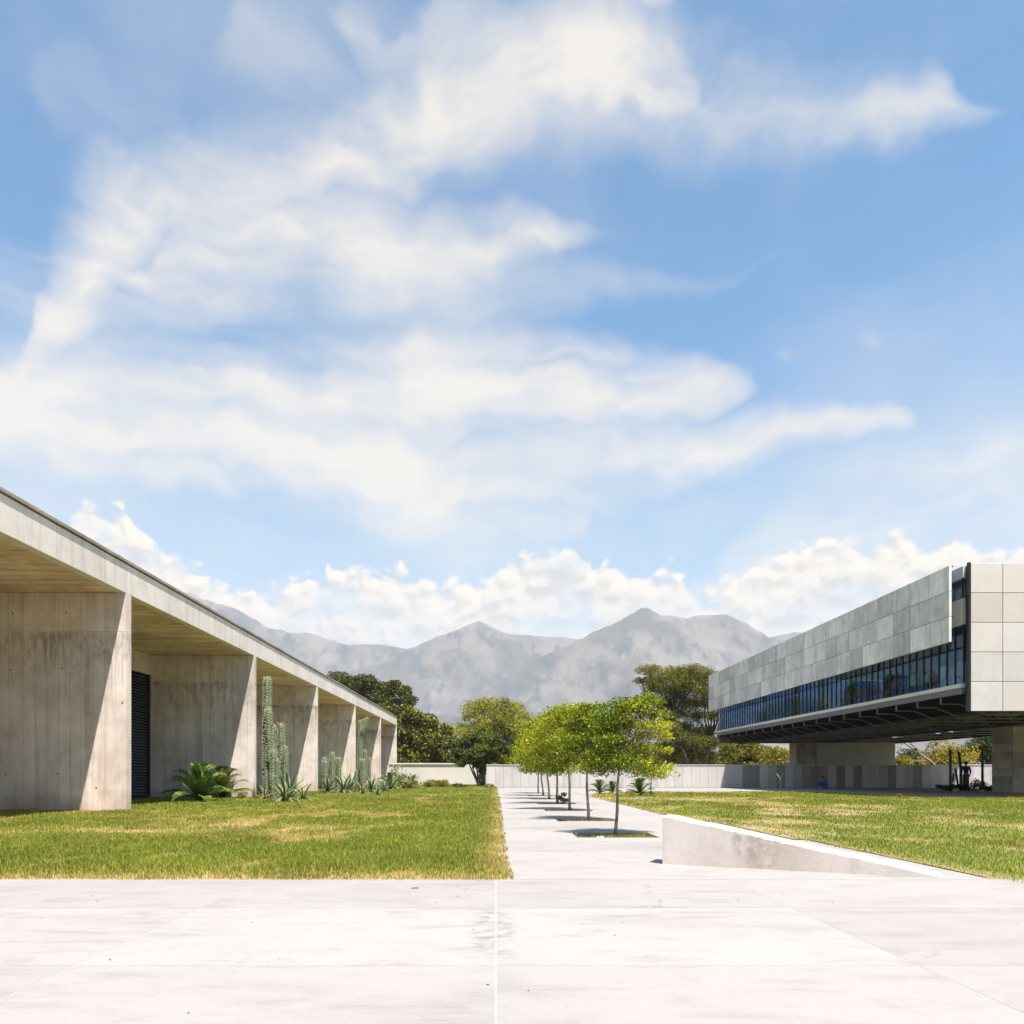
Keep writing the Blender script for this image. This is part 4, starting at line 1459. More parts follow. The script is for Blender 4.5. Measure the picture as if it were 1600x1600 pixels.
for pts_px, r in (([(1470, 1212), (1452, 1190), (1432, 1172), (1412, 1160), (1396, 1156)], .12), ([(1432, 1172), (1424, 1162), (1428, 1152), (1438, 1146)], .06),
                  ([(1452, 1190), (1446, 1172), (1452, 1160), (1444, 1150)], .07), ([(1452, 1190), (1430, 1188), (1418, 1182)], .05), ([(1446, 1172), (1462, 1160), (1474, 1156), (1484, 1160)], .05),
                  ([(1412, 1160), (1406, 1168), (1396, 1172)], .04), ([(1432, 1172), (1444, 1176), (1458, 1170)], .035), ([(1412, 1160), (1404, 1152), (1408, 1146)], .04)):
    w3 = [at(px, py, Yq) - base + Vector((0, rr.uniform(-.3, .3), 0)) for px, py in pts_px]
    sm_ = []
    for a, b in zip(w3[:-1], w3[1:]):
        sm_ += bend(a, b, 3, .08)[:-1]
    sm_.append(w3[-1])
    mb.tube(sm_, [r * (1 - .7 * i / (len(sm_) - 1)) for i in range(len(sm_))], 6)
mb.build('trunk', M['bark'], root_t, True)
V, Q, C = leaf_cloud([tuple(at(px, py, Yq) - base) for px, py in ((1400, 1158), (1440, 1150), (1478, 1158), (1456, 1166))], [(.7, .6, .3)] * 4, [60, 60, 90, 60], .14, T_YELL)
link('crown', array_mesh('crown', V, [Q], C, M['leaf']), root_t)

# small tree with several stems in front of the gap
Yq = 60.0
base = Vector((at(748, 1229, Yq).x, Yq, 0))
lob = []
for px, py, rx, rz in ((716, 1176, .75, .5), (728, 1160, .8, .5), (750, 1152, .9, .5), (772, 1158, .8, .5), (790, 1168, .7, .5), (740, 1178, .9, .55), (762, 1180, .9, .55), (784, 1186, .7, .4),
                       (720, 1192, .5, .35), (800, 1182, .5, .35), (750, 1195, .7, .4), (706, 1186, .45, .3), (754, 1205, .35, .35)):
    c = at(px, py, Yq) - base
    lob.append(((c.x, rr.uniform(-.7, .7), c.z), (rx, rx, rz)))
make_tree('forked_tree', 'small spreading tree with a fan of dark stems before the wall gap', base, lob, (0, 0, 1), .085, .19, 11000,
          ((.022, .042, .006), (.10, .135, .018), (.22, .19, .03), .14), M['bark_d'], mat='leaf_d',
          stems=[((0, 0, 0), (-.75, .1, 1.8)), ((.05, 0, 0), (-.25, -.1, 1.9)), ((.08, 0, 0), (.15, .1, 1.9)), ((.1, 0, 0), (.6, 0, 1.8)), ((.02, .05, 0), (-.5, .2, 1.5))])


# ================================================================== rosette palms, agaves, shrubs
def frond_mesh(L, n=20, w=.14, lo=(.030, .065, .010), hi=(.075, .125, .020), arch=.55):
    """arching feather leaf along +X, rising"""
    V, C, Q = [], [], []
    rng = np.random.default_rng(int(L * 1000))
    for i in range(n):
        t = (i + .6) / n
        x = L * (t - .12 * t * t)
        z = L * (arch * math.sin(t * 1.9) * .75 - .18 * t * t)
        ln = w * math.sin(math.pi * min(1, .14 + .86 * t)) ** .6 * (1.0 if t < .85 else .75)
        wd = L / n * .30
        for s in (-1, 1):
            k = len(V)
            V += [(x - wd, 0, z), (x + wd, 0, z), (x + wd + ln * .55, s * ln * .95, z + ln * .40), (x + ln * .45 - wd * .4, s * ln * .95, z + ln * .40)]
            f = rng.random()
            c = [lo[q] * (1 - f) + hi[q] * f for q in range(3)]
            C += [c, c, [q * 1.25 for q in c], [q * 1.25 for q in c]]
            Q.append((k, k + 1, k + 2, k + 3))
    # rachis
    for i in range(6):
        t0, t1 = i / 6, (i + 1) / 6
        p = [(L * (t - .12 * t * t), L * (arch * math.sin(t * 1.9) * .75 - .18 * t * t)) for t in (t0, t1)]
        k = len(V)
        V += [(p[0][0], -.012, p[0][1]), (p[0][0], .012, p[0][1]), (p[1][0], .010, p[1][1]), (p[1][0], -.010, p[1][1])]
        C += [(.14, .13, .04)] * 4
        Q.append((k, k + 1, k + 2, k + 3))
    return array_mesh('frond', np.array(V), [np.array(Q)], np.array(C), M['fleshy'])


def cycad(label, loc, L, n=26, name='rosette_palm', yellow=False):
    t = empty(name, loc, label=label, cat='palm', group='rosette palms')
    mb = MB()
    mb.tube([(0, 0, -.05), (0, 0, .05 * L), (0, 0, .12 * L)], [.11 * L, .10 * L, .06 * L], 10)
    mb.build('trunk', M['bark_d'], t, True)
    hi = (.22, .20, .03) if yellow else (.13, .22, .03)
    ms = [frond_mesh(L * k, 21, .15 * L, hi=hi, arch=a) for k, a in ((1.0, .62), (.93, .9), (1.08, .38))]
    for i in range(n):
        an = i * 2.39996
        f = i / n
        m_ = ms[1] if f < .35 else (ms[0] if f < .7 else ms[2])
        tilt = -R(52) * (1 - f) + R(14) * f + random.uniform(-.12, .12)
        e = Matrix.Rotation(an, 4, 'Z') @ Matrix.Rotation(tilt, 4, 'Y') @ Matrix.Rotation(random.uniform(-.25, .25), 4, 'X')
        o = link('frond', m_, t, (0, 0, .09 * L), e.to_euler())
    return t


def pl(px, py, Y=None):
    """ground point under a pixel"""
    Y = EYE * F / (py - VY) if Y is None else Y
    return Vector(((px - VX) / F * Y, Y, 0))


cycad('large rosette palm with arching fronds in front of the second bay', pl(311, 1254, 27.0), 1.38, 34)
cycad('rosette palm with yellowing fronds behind the large one, against the fin wall', pl(348, 1249, 30.2), 1.30, 28, yellow=True)
cycad('small rosette palm among agaves at the fifth bay', pl(610, 1236, 47.0), 1.10, 20)
for px, py, L, lb in ((937, 1240, .62, 'leftmost of the rosette palms by the corner of the right lawn'), (957, 1239, .55, 'middle rosette palm by the corner of the right lawn'),
                      (1000, 1243, .70, 'rosette palm standing in the corner of the right lawn, nearest the wall end')):
    cycad(lb, pl(px, py, 1200 / (py - VY) * .98), L * 1.15, 30)


def strap_mesh(L, w, lo, hi, edge, curl):
    V, C, Q = [], [], []
    n = 6
    for i in range(n + 1):
        t = i / n
        an = 1.25 - curl * t
        if i == 0:
            x, z = 0.0, 0.0
        else:
            x += L / n * math.cos(an)
            z += L / n * math.sin(an)
        ww = w * (.55 + .9 * t) * (1 - t ** 3) + .002
        for s, u in ((-1, 1), (-.62, 0), (.62, 0), (1, 1)):
            V.append((x, s * ww, z + abs(s) * ww * .45))
            C.append(edge if u else [lo[q] * (1 - t) + hi[q] * t for q in range(3)])
    for i in range(n):
        for k in range(3):
            a = i * 4 + k
            Q.append((a, a + 4, a + 5, a + 1))
    return array_mesh('leaf', np.array(V), [np.array(Q)], np.array(C), M['fleshy'])


AG = {}


def agave(label, loc, L, n=26, kind='striped', cat='agave'):
    t = empty('agave', loc, label=label, cat=cat, group='agaves along the long building')
    if kind not in AG:
        if kind == 'striped':
            AG[kind] = [strap_mesh(1.0, .045, (.05, .085, .03), (.10, .15, .06), (.46, .42, .17), c) for c in (.9, 1.7, 2.7)]
        elif kind == 'blue':
            AG[kind] = [strap_mesh(1.0, .055, (.07, .12, .075), (.15, .21, .14), (.17, .22, .15), c) for c in (.2, .6, 1.0)]
        else:
            AG[kind] = [strap_mesh(1.0, .050, (.025, .05, .012), (.07, .115, .025), (.06, .10, .02), c) for c in (.4, 1.0, 1.6)]
    n, L = int(n * 1.4), L * 1.22
    for i in range(n):
        f = i / n
        m_ = AG[kind][min(2, int(f * 3))]
        e = Matrix.Rotation(i * 2.39996 + random.uniform(-.2, .2), 4, 'Z') @ Matrix.Rotation(R(-14 + 58 * f) + random.uniform(-.12, .12), 4, 'Y')
        k = L * random.uniform(.8, 1.12)
        link('leaf', m_, t, (0, 0, 0), e.to_euler(), (k, k, k))
    return t


agave('small pale agave at the left foot of the tall cactus', pl(413, 1251, 29.2), .62, 18, 'striped')
agave('wide yellow striped agave in front of the tall cactus clump', pl(445, 1256, 26.6), .80, 34, 'striped')
agave('blue green upright agave behind the striped one, under the cactus stems', pl(452, 1250, 29.8), .95, 16, 'blue')
agave('striped agave at the right end of the bed by the third fin wall', pl(474, 1253, 28.6), .66, 24, 'striped')
agave('green agave at the left of the fourth bay, under the short cacti', pl(512, 1240, 39.0), .80, 20, 'green')
agave('striped agave in the middle of the fourth bay bed', pl(536, 1240, 39.0), .95, 26, 'striped')
agave('blue agave right of the short cacti in the fourth bay', pl(547, 1237, 41.8), .95, 18, 'blue')
agave('green agave at the foot of the fin wall between fourth and fifth bay', pl(566, 1242, 37.0), .70, 22, 'striped')
agave('striped agave under the forked cactus of the fifth bay', pl(580, 1238, 41.0), .75, 22, 'green')
agave('small spiky agave standing alone at the lawn side of the fifth bay', pl(590, 1244, 34.8), .45, 16, 'blue')
agave('blue agave next to the small rosette palm at the fifth bay', pl(600, 1238, 41.5), .62, 18, 'blue')


# cacti ------------------------------------------------------------------------
def stem_mesh(path, r, ribs=10, lo=(.085, .115, .055), hi=(.185, .225, .125)):
    path = [Vector(p) for p in path]
    L = sum((b - a).length for a, b in zip(path[:-1], path[1:]))
    n = max(8, int(L / .10))
    pts = []
    seg = [(b - a).length for a, b in zip(path[:-1], path[1:])]
    for i in range(n + 1):
        s = L * i / n
        k = 0
        while k < len(seg) - 1 and s > seg[k]:
            s -= seg[k]
            k += 1
        pts.append(path[k].lerp(path[k + 1], min(1, s / seg[k])))
    V, C, Q = [], [], []
    sp = MB()
    nn = ribs * 2
    prev = None
    for i, p in enumerate(pts):
        a, b = pts[max(i - 1, 0)], pts[min(i + 1, n)]
        t = (b - a).normalized()
        u = (prev - t * prev.dot(t)).normalized() if prev else t.orthogonal().normalized()
        prev = u
        w = t.cross(u)
        end = (n - i) * L / n
        rad = r * (math.sqrt(max(0, 1 - ((r * 1.3 - end) / (r * 1.3)) ** 2)) if end < r * 1.3 else 1.0) * (1 + .05 * math.sin(i * .9) + .03 * math.sin(i * 2.3))
        rad = max(rad, .004)
        for k in range(nn):
            an = 2 * math.pi * k / nn
            rr_ = rad * (1.0 if k % 2 == 0 else .76)
            d = u * math.cos(an) + w * math.sin(an)
            V.append(p + d * rr_)
            f = .5 + .5 * math.sin(i * 1.3 + k * 2.1)
            base = [lo[q] * (1 - f) + hi[q] * f for q in range(3)]
            C.append([q * (1.25 if k % 2 == 0 else .75) for q in base])
            if k % 2 == 0 and i < n and rad > r * .4 and d.y < .35 and random.random() < .85:
                q0 = p + d * rr_ + t * (L / n) * (random.uniform(-.3, .3) + .5 * ((k // 2) % 2))
                sv_ = w * math.cos(an) - u * math.sin(an)
                for ss in (-1, 0, 1):
                    tip = q0 + d * r * .36 + sv_ * ss * r * .34 + t * r * .12 * (1 - abs(ss))
                    sp.add([q0 - t * .013, q0 + t * .013, tip], [(0, 1, 2)])
    for i in range(n):
        for k in range(nn):
            Q.append((i * nn + k, i * nn + (k + 1) % nn, (i + 1) * nn + (k + 1) % nn, (i + 1) * nn + k))
    me = array_mesh('stem', np.array([tuple(v) for v in V]), [np.array(Q)], np.array(C), M['cactus'])
    return me, sp


def cactus(label, loc, stems, r, cat='cactus', name='column_cactus', lo=None, hi=None):
    t = empty(name, loc, label=label, cat=cat)
    for path, k in stems:
        me, sp = stem_mesh(path, r * k, 9 if r * k > .11 else 8, *( (lo, hi) if lo else ()))
        o = link('stem', me, t)
        if len(sp.v):
            tag(sp.build('spines', M['spine'], o), kind='stuff')
    return t


def stems_px(base, Y, specs_):
    """stems given as pixel paths"""
    out = []
    for pts, wpx in specs_:
        q = [at(px, py, Y) - base + Vector((0, dy, 0)) for px, py, dy in pts]
        out.append((q, wpx / F * Y / 2))
    return out


Yc = 29.6
b0 = pl(425, 1250, Yc)
st = stems_px(b0, Yc, [([(418, 1252, 0), (416, 1200, 0), (417, 1120, 0), (418, 1056, 0)], 11), ([(423, 1190, -.1), (422, 1150, -.15), (421, 1105, -.15)], 10.5),
                       ([(427, 1180, .15), (426, 1160, .2), (426, 1130, .2)], 8), ([(437, 1252, .2), (437, 1190, .2), (437, 1128, .2)], 10.5), ([(430, 1252, -.2), (430, 1210, -.25), (430, 1170, -.25)], 9),
                       ([(446, 1252, 0), (446, 1210, 0), (446, 1164, 0)], 8.5), ([(437, 1252, -.3), (437, 1220, -.3), (437, 1184, -.3)], 7), ([(432, 1252, -.45), (432, 1230, -.45), (432, 1208, -.45)], 7)])
cactus('tallest clump of column cacti, pale spined stems in front of the third bay', b0, [(p, w / .13) for p, w in st], .13)
Yc = 40.5
b0 = pl(523, 1239, Yc)
st = stems_px(b0, Yc, [([(507, 1239, 0), (507, 1182, 0)], 7), ([(510, 1239, -.3), (510, 1188, -.3)], 7), ([(515, 1239, .3), (515, 1186, .3)], 6), ([(520, 1239, -.1), (520, 1174, -.1)], 7.5),
                       ([(525, 1239, .25), (525, 1182, .25)], 5.5), ([(530, 1239, 0), (530, 1182, 0)], 7), ([(517, 1240, -.5), (517, 1216, -.5)], 6)])
cactus('short clump of column cacti in front of the fourth bay', b0, [(p, w / .13) for p, w in st], .13)
Yc = 42.5
b0 = pl(567, 1237, Yc)
st = stems_px(b0, Yc, [([(561, 1238, 0), (562, 1200, 0), (563, 1160, 0), (564, 1140, 0)], 6), ([(563, 1146, 0), (563, 1136, 0), (562, 1124, 0)], 5), ([(565, 1142, 0), (567, 1132, 0), (569, 1122, 0)], 5),
                       ([(566, 1144, -.1), (570, 1134, -.1), (575, 1120, -.1)], 6), ([(569, 1238, .2), (569, 1200, .2), (569, 1170, .2)], 6), ([(568, 1238, -.3), (568, 1210, -.3), (568, 1184, -.3)], 6.5),
                       ([(577, 1238, .1), (577, 1182, .1)], 4.5), ([(558, 1238, -.3), (558, 1202, -.3)], 5)])
cactus('slender cactus with a forked crown of three arms in front of the fifth bay', b0, [(p, w / .13) for p, w in st], .13)
# cacti in the gravel bed under the raised building
Yc = 45.0
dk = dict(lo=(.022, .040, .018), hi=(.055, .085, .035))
b0 = pl(1486, 1237, Yc)
st = stems_px(b0, Yc, [([(1485, 1237, 0), (1485, 1200, 0), (1485, 1170, 0)], 3.6), ([(1486, 1222, 0), (1489, 1219, 0), (1490, 1208, 0)], 3)])
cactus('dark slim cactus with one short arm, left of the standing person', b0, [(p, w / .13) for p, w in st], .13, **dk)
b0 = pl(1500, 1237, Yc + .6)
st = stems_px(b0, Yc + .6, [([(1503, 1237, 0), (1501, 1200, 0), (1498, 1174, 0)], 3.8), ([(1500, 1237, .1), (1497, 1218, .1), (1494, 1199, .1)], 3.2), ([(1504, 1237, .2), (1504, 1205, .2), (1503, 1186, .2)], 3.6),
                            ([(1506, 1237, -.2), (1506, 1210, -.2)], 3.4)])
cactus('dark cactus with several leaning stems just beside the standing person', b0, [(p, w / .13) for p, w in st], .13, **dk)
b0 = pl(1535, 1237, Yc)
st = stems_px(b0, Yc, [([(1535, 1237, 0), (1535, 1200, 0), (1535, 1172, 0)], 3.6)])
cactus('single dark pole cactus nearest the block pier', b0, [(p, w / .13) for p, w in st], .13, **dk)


def shrub(name, label, loc, w, h, n, leaf, tones, mat='leaf', d=None, cat='shrub', group=None, aspect=.5, nl=9):
    """low bush: short stems, leaf clumps"""
    t = empty(name, loc, label=label, cat=cat, group=group)
    lb = dome_lobes(w, d or w * .8, h, 0.0, nl, min(w, h) * .45, rr)
    sb = MB()
    for c, r in lb:
        sb.tube(bend((c[0] * .15, c[1] * .15, -.03), c, 3, .08), [.018 * h + .004, .014 * h + .003, .01 * h + .002, .004 * h + .001], 5, False)
    sb.build('stem', M['bark_d'], t, True)
    V, Q, C = leaf_cloud([c for c, _ in lb], [r for _, r in lb], [n // nl] * nl, leaf, tones, 0, .5, aspect, .6)
    V[:, 2] = np.maximum(V[:, 2], .005)
    link('foliage', array_mesh('foliage', V, [Q], C, M[mat]), t)
    return t


T_VARI = ((.14, .19, .07), (.42, .42, .26), (.55, .52, .36), .3)
shrub('variegated_shrub', 'loose cream and green variegated shrub against the last fin wall', pl(615, 1234, 50.0), 1.15, 1.75, 900, .13, T_VARI, nl=14)
shrub('green_shrub', 'dark green shrub right of the variegated one at the end of the long building', pl(634, 1233, 51.0), .85, .95, 1000, .12, T_GREEN)
shrub('green_shrub', 'upright pale green shrub before the left end of the white wall', pl(646, 1233, 53.0), .50, 1.25, 450, .13, T_VARI)
shrub('yellow_shrub', 'small yellow green shrub in front of the white wall by the variegated shrub', pl(640, 1233, 50.0), .45, .65, 500, .09, T_YELL)
shrub('clipped_hedge', 'left block of the clipped yellow hedge before the white wall', pl(672, 1231, 56.0), .62, .62, 2200, .075, T_YELL, d=.5)
shrub('clipped_hedge', 'right, greener block of the clipped hedge before the white wall', pl(692, 1231, 56.0), .62, .70, 2200, .075, ((.08, .10, .015), (.24, .23, .03), (.45, .36, .05), .3), d=.5)
shrub('low_hedge', 'low dark hedge left of the fan stemmed tree', pl(718, 1232, 55.0), .62, .32, 1100, .07, T_GREEN, d=.35)
shrub('low_hedge', 'low yellowish hedge at the end of the panelled wall beside the path', pl(764, 1232, 53.6), .55, .30, 1000, .07, ((.08, .10, .015), (.24, .23, .03), (.45, .36, .05), .3), d=.3)
shrub('small_shrub', 'tiny dark shrub at the foot of a trunk in the path row', pl(879, 1255.5, 26.0), .22, .42, 420, .07, T_GREEN, nl=6)
shrub('pale_plant', 'left of two tiny pale yellow plants on the right lawn', pl(1404, 1247, 32.0), .12, .20, 160, .05, T_YELL, nl=4)
shrub('pale_plant', 'right of two tiny pale yellow plants on the right lawn', pl(1411, 1247, 32.0), .10, .24, 160, .05, T_YELL, nl=4)
for px, Yb, w, h, lb in ((1476, 44, .55, .42, 'dark low succulents left of the slim cactus in the gravel bed'), (1492, 44, .5, .5, 'dark low plants at the feet of the leaning cactus'),
                         (1520, 44, .8, .62, 'spiky dark plants right of the standing person'), (1541, 44.5, .55, .45, 'low spiky plants by the block pier')):
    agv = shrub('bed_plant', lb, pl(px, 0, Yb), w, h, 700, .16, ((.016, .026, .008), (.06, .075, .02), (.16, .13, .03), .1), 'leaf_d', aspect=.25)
for px, Yb, s, lb in ((1494, 43.0, .17, 'pale boulder among the dark plants under the raised building'), (1536, 42.2, .13, 'small pale rock at the edge of the gravel bed')):
    bm = bmesh.new()
    bmesh.ops.create_icosphere(bm, subdivisions=3, radius=s)
    for v in bm.verts:
        v.co *= 1 + .35 * (mnoise.noise(v.co * (2.2 / s) + Vector((px, 0, 0))))
        v.co.z *= .7
    me = bpy.data.meshes.new('rock')
    bm.to_mesh(me)
    bm.free()
    me.materials.append(M['stone'])
    tag(link('rock', me, None, pl(px, 0, Yb) + Vector((0, 0, s * .35))), lb, 'rock')
for px, py, s, lb in ((840.0 + 100.5, 1307.5, .035, 'right of two small white stones at the edge of the nearest tree pit'), (840 + 94.5, 1308.2, .028, 'left of two small white stones at the edge of the nearest tree pit')):
    bm = bmesh.new()
    bmesh.ops.create_icosphere(bm, subdivisions=2, radius=s)
    for v in bm.verts:
        v.co *= 1 + .3 * mnoise.noise(v.co * 40 + Vector((px, 0, 0)))
    me = bpy.data.meshes.new('pebble')
    bm.to_mesh(me)
    bm.free()
    me.materials.append(M['white'])
    tag(link('pebble', me, None, pl(px, 0, 12.12) + Vector((0, 0, -.015))), lb, 'stone')
# scraps of dry leaf on the paving
mb = MB()
for i in range(22):
    Y = random.uniform(2.6, 7.1)
    x = random.uniform(-.66 * Y, .68 * Y)
    s = random.uniform(.004, .011)
    a = random.uniform(0, 6.3)
    mb.add([(x + math.cos(a) * s, Y + math.sin(a) * s, .002), (x - math.sin(a) * s * .5, Y + math.cos(a) * s * .5, .004 + s * .3), (x - math.cos(a) * s, Y - math.sin(a) * s, .002), (x + math.sin(a) * s * .5, Y - math.cos(a) * s * .5, .004)], [(0, 1, 2, 3)])
x, Y = (643 - VX) / F * 6.68, 6.68
for k in range(3):
    mb.add([(x + .02 * k, Y, .002), (x + .02 * k + .022, Y + .004, .010), (x + .02 * k + .018, Y + .03, .012), (x + .02 * k - .004, Y + .02, .003)], [(0, 1, 2, 3)])
tag(mb.build('litter', M['bark_d']), 'scattered scraps of dry leaf on the pale paving', 'litter', kind='stuff')
# blue drum in the gap between the walls
Yd = 62.0
q = pl(753, 0, Yd)
dr = empty('drum', q, label='dark blue drum standing in the gap between the two walls', cat='drum')
mb = MB()
mb.tube([(0, 0, 0), (0, 0, .03), (0, 0, .30), (0, 0, .33), (0, 0, .36), (0, 0, .62), (0, 0, .65), (0, 0, .68), (0, 0, .92), (0, 0, .95)], [.27, .29, .29, .305, .29, .29, .305, .29, .29, .27], 20)
mb.build('body', M['blue_d'], dr, True)
MB().tube([(0, 0, .952), (0, 0, .985), (0, 0, .99)], [.285, .285, .25], 20).build('lid', M['black'], dr, True)


# ================================================================== chairs behind the glass
def chair(label, loc, mat, h=1.0, rz=0.0):
    t = empty('chair', loc, rz, label=label, cat='chair', group='chairs standing inside the window strip')
    mb = MB()
    # shell back: rounded plate, slightly dished
    V, Fc = [], []
    nx, nz = 8, 8
    for j in range(nz + 1):
        f = j / nz
        hw = .26 * math.sqrt(max(.04, 1 - max(0, (f - .55) / .45) ** 2.2)) * (1 - .12 * (1 - f))
        for i in range(nx + 1):
            u = -1 + 2 * i / nx
            V.append((u * hw, .20 + .05 * f - .05 * u * u, .47 + .60 * f * h))
    k = len(V)
    V += [(a, b + .022, c) for a, b, c in V]
    for j in range(nz):
        for i in range(nx):
            a = j * (nx + 1) + i
            Fc += [(a, a + 1, a + nx + 2, a + nx + 1), (k + a, k + a + nx + 1, k + a + nx + 2, k + a + 1)]
    for j in range(nz):
        for e in (0, nx):
            a = j * (nx + 1) + e
            Fc.append((a, a + nx + 1, k + a + nx + 1, k + a))
    for i in range(nx):
        for e in (0, nz):
            a = e * (nx + 1) + i
            Fc.append((a, a + 1, k + a + 1, k + a))
    mb.add(V, Fc)
    mb.build('backrest', mat, t, True)
    MB().bbox(-.25, -.24, .44, .25, .20, .475, .015).build('seat', mat, t)
    for sx in (-1, 1):
        for sy in (-1, 1):
            MB().tube([(sx * .20, sy * .18, .44), (sx * .24, sy * .24, 0)], .014, 6).build('leg', M['chrome'], t)
    return t


def win(px, Y):
    return (px - VX) / F * Y


ch_spec = [(1495.5, 'pink', 1.15, 'nearest pink chair, right behind the first window panes'), (1489, 'pink', 1.15, 'second pink chair, close behind the nearest one'), (1481.5, 'pink', 1.05, 'third pink chair, half hidden by a window mullion'),
           (1466, 'lime', 1.1, 'rounded pale green chair back just left of the pink chairs'), (1453, 'pink', .95, 'pink chair between two pale green chairs'), (1447, 'lime', .9, 'pale green chair left of the lone pink one'),
           (1431, 'lime', 1.0, 'right pale green chair of the group in the middle of the near windows'), (1425, 'lime', 1.0, 'middle pale green chair of the group in the near windows'), (1418, 'lime', 1.0, 'left pale green chair of the group in the near windows')]
for px, mt, h, lb in ch_spec:
    x = 19.0 + random.uniform(0, .12)
    Y = x * F / (px - VX)
    chair(lb, (x, Y, 4.545), M[mt], h, R(-90) + random.uniform(-.3, .3))
names = ['first', 'second', 'third', 'fourth', 'fifth', 'sixth', 'seventh', 'eighth', 'ninth', 'tenth']
for i, px in enumerate((1395, 1385, 1372, 1362, 1346, 1336, 1318, 1304, 1288, 1272)):
    x = 19.02
    Y = x * F / (px - VX)
    chair('red chair farther along the windows, %s beyond the pale green group' % names[i], (x, Y, 4.545), M['pink'], .75, R(-90) + random.uniform(-.4, .4))


# ================================================================== people
def skinned(name, joints, edges, root, mat, parent=None, sub=2):
    me = bpy.data.meshes.new(name)
    me.from_pydata([j[0] for j in joints], edges, [])
    o = bpy.data.objects.new(name, me)
    COL.objects.link(o)
    sk = o.modifiers.new('skin', 'SKIN')
    sk.use_smooth_shade = True
    for i, j in enumerate(joints):
        v = me.skin_vertices[0].data[i]
        v.radius = j[1] if hasattr(j[1], '__len__') else (j[1], j[1])
        v.use_root = (i == root)
    ss = o.modifiers.new('sub', 'SUBSURF')
    ss.levels = ss.render_levels = sub
    dg = bpy.context.evaluated_depsgraph_get()
    m2 = bpy.data.meshes.new_from_object(o.evaluated_get(dg))
    m2.name = name
    m2.materials.clear()
    m2.materials.append(mat)
    m2.polygons.foreach_set('use_smooth', [True] * len(m2.polygons))
    bpy.data.objects.remove(o, do_unlink=True)
    return link(name, m2, parent)


def head_parts(t, c, face, s=1.0):
    """hair cap, nose, ears, eyes, mouth around a head centre; face: unit vector the face looks along"""
    c = Vector(c)
    f = Vector(face).normalized()
    side = f.cross(Vector((0, 0, 1))).normalized()
    bm = bmesh.new()
    bmesh.ops.create_uvsphere(bm, u_segments=16, v_segments=12, radius=.112 * s)
    dele = [v for v in bm.verts if (v.co.dot(f) > .035 * s and v.co.z < .045 * s) or v.co.z < -.07 * s]
    bmesh.ops.delete(bm, geom=dele, context='VERTS')
    for v in bm.verts:
        v.co = v.co * Vector((1, 1, 1.12)) + c - f * .008 + Vector((0, 0, .02))
    me = bpy.data.meshes.new('hair')
    bm.to_mesh(me)
    bm.free()
    me.materials.append(M['hair'])
    me.polygons.foreach_set('use_smooth', [True] * len(me.polygons))
    o = link('hair', me, t)
    sd = o.modifiers.new('thick', 'SOLIDIFY')
    sd.thickness = .015
    eb = MB()
    for sg in (-1, 1):
        p = c + f * .094 * s + side * .033 * sg + Vector((0, 0, .005))
        eb.tube([p, p + f * .006], .011 * s, 8)
    eb.build('eyes', M['hair'], t)


def hand(joints, edges, wrist, out, up, curl=.5):
    """palm and five separate fingers as skinned chains rooted in the palm"""
    out = Vector(out).normalized()
    side = out.cross(Vector(up)).normalized()
    palmn = side.cross(out)
    w = Vector(joints[wrist][0])
    joints.append((tuple(w + out * .05), (.036, .018)))
    pi = len(joints) - 1
    edges.append((wrist, pi))
    for k, (off, ln) in enumerate(((-.030, .075), (-.010, .085), (.010, .080), (.029, .062))):
        a = w + out * .088 + side * off
        b = a + (out * math.cos(curl) - palmn * math.sin(curl)) * ln * .55
        c = b + (out * math.cos(curl * 2) - palmn * math.sin(curl * 2)) * ln * .45
        i = len(joints)
        joints.extend([(tuple(a), .010), (tuple(b), .0085), (tuple(c), .0065)])
        edges.extend([(pi, i), (i, i + 1), (i + 1, i + 2)])
    a = w + out * .035 - side * .040
    b = a + (out * .8 - side * .6).normalized() * .038
    i = len(joints)
    joints.extend([(tuple(a), .011), (tuple(b), .008)])
    edges.extend([(pi, i), (i, i + 1)])


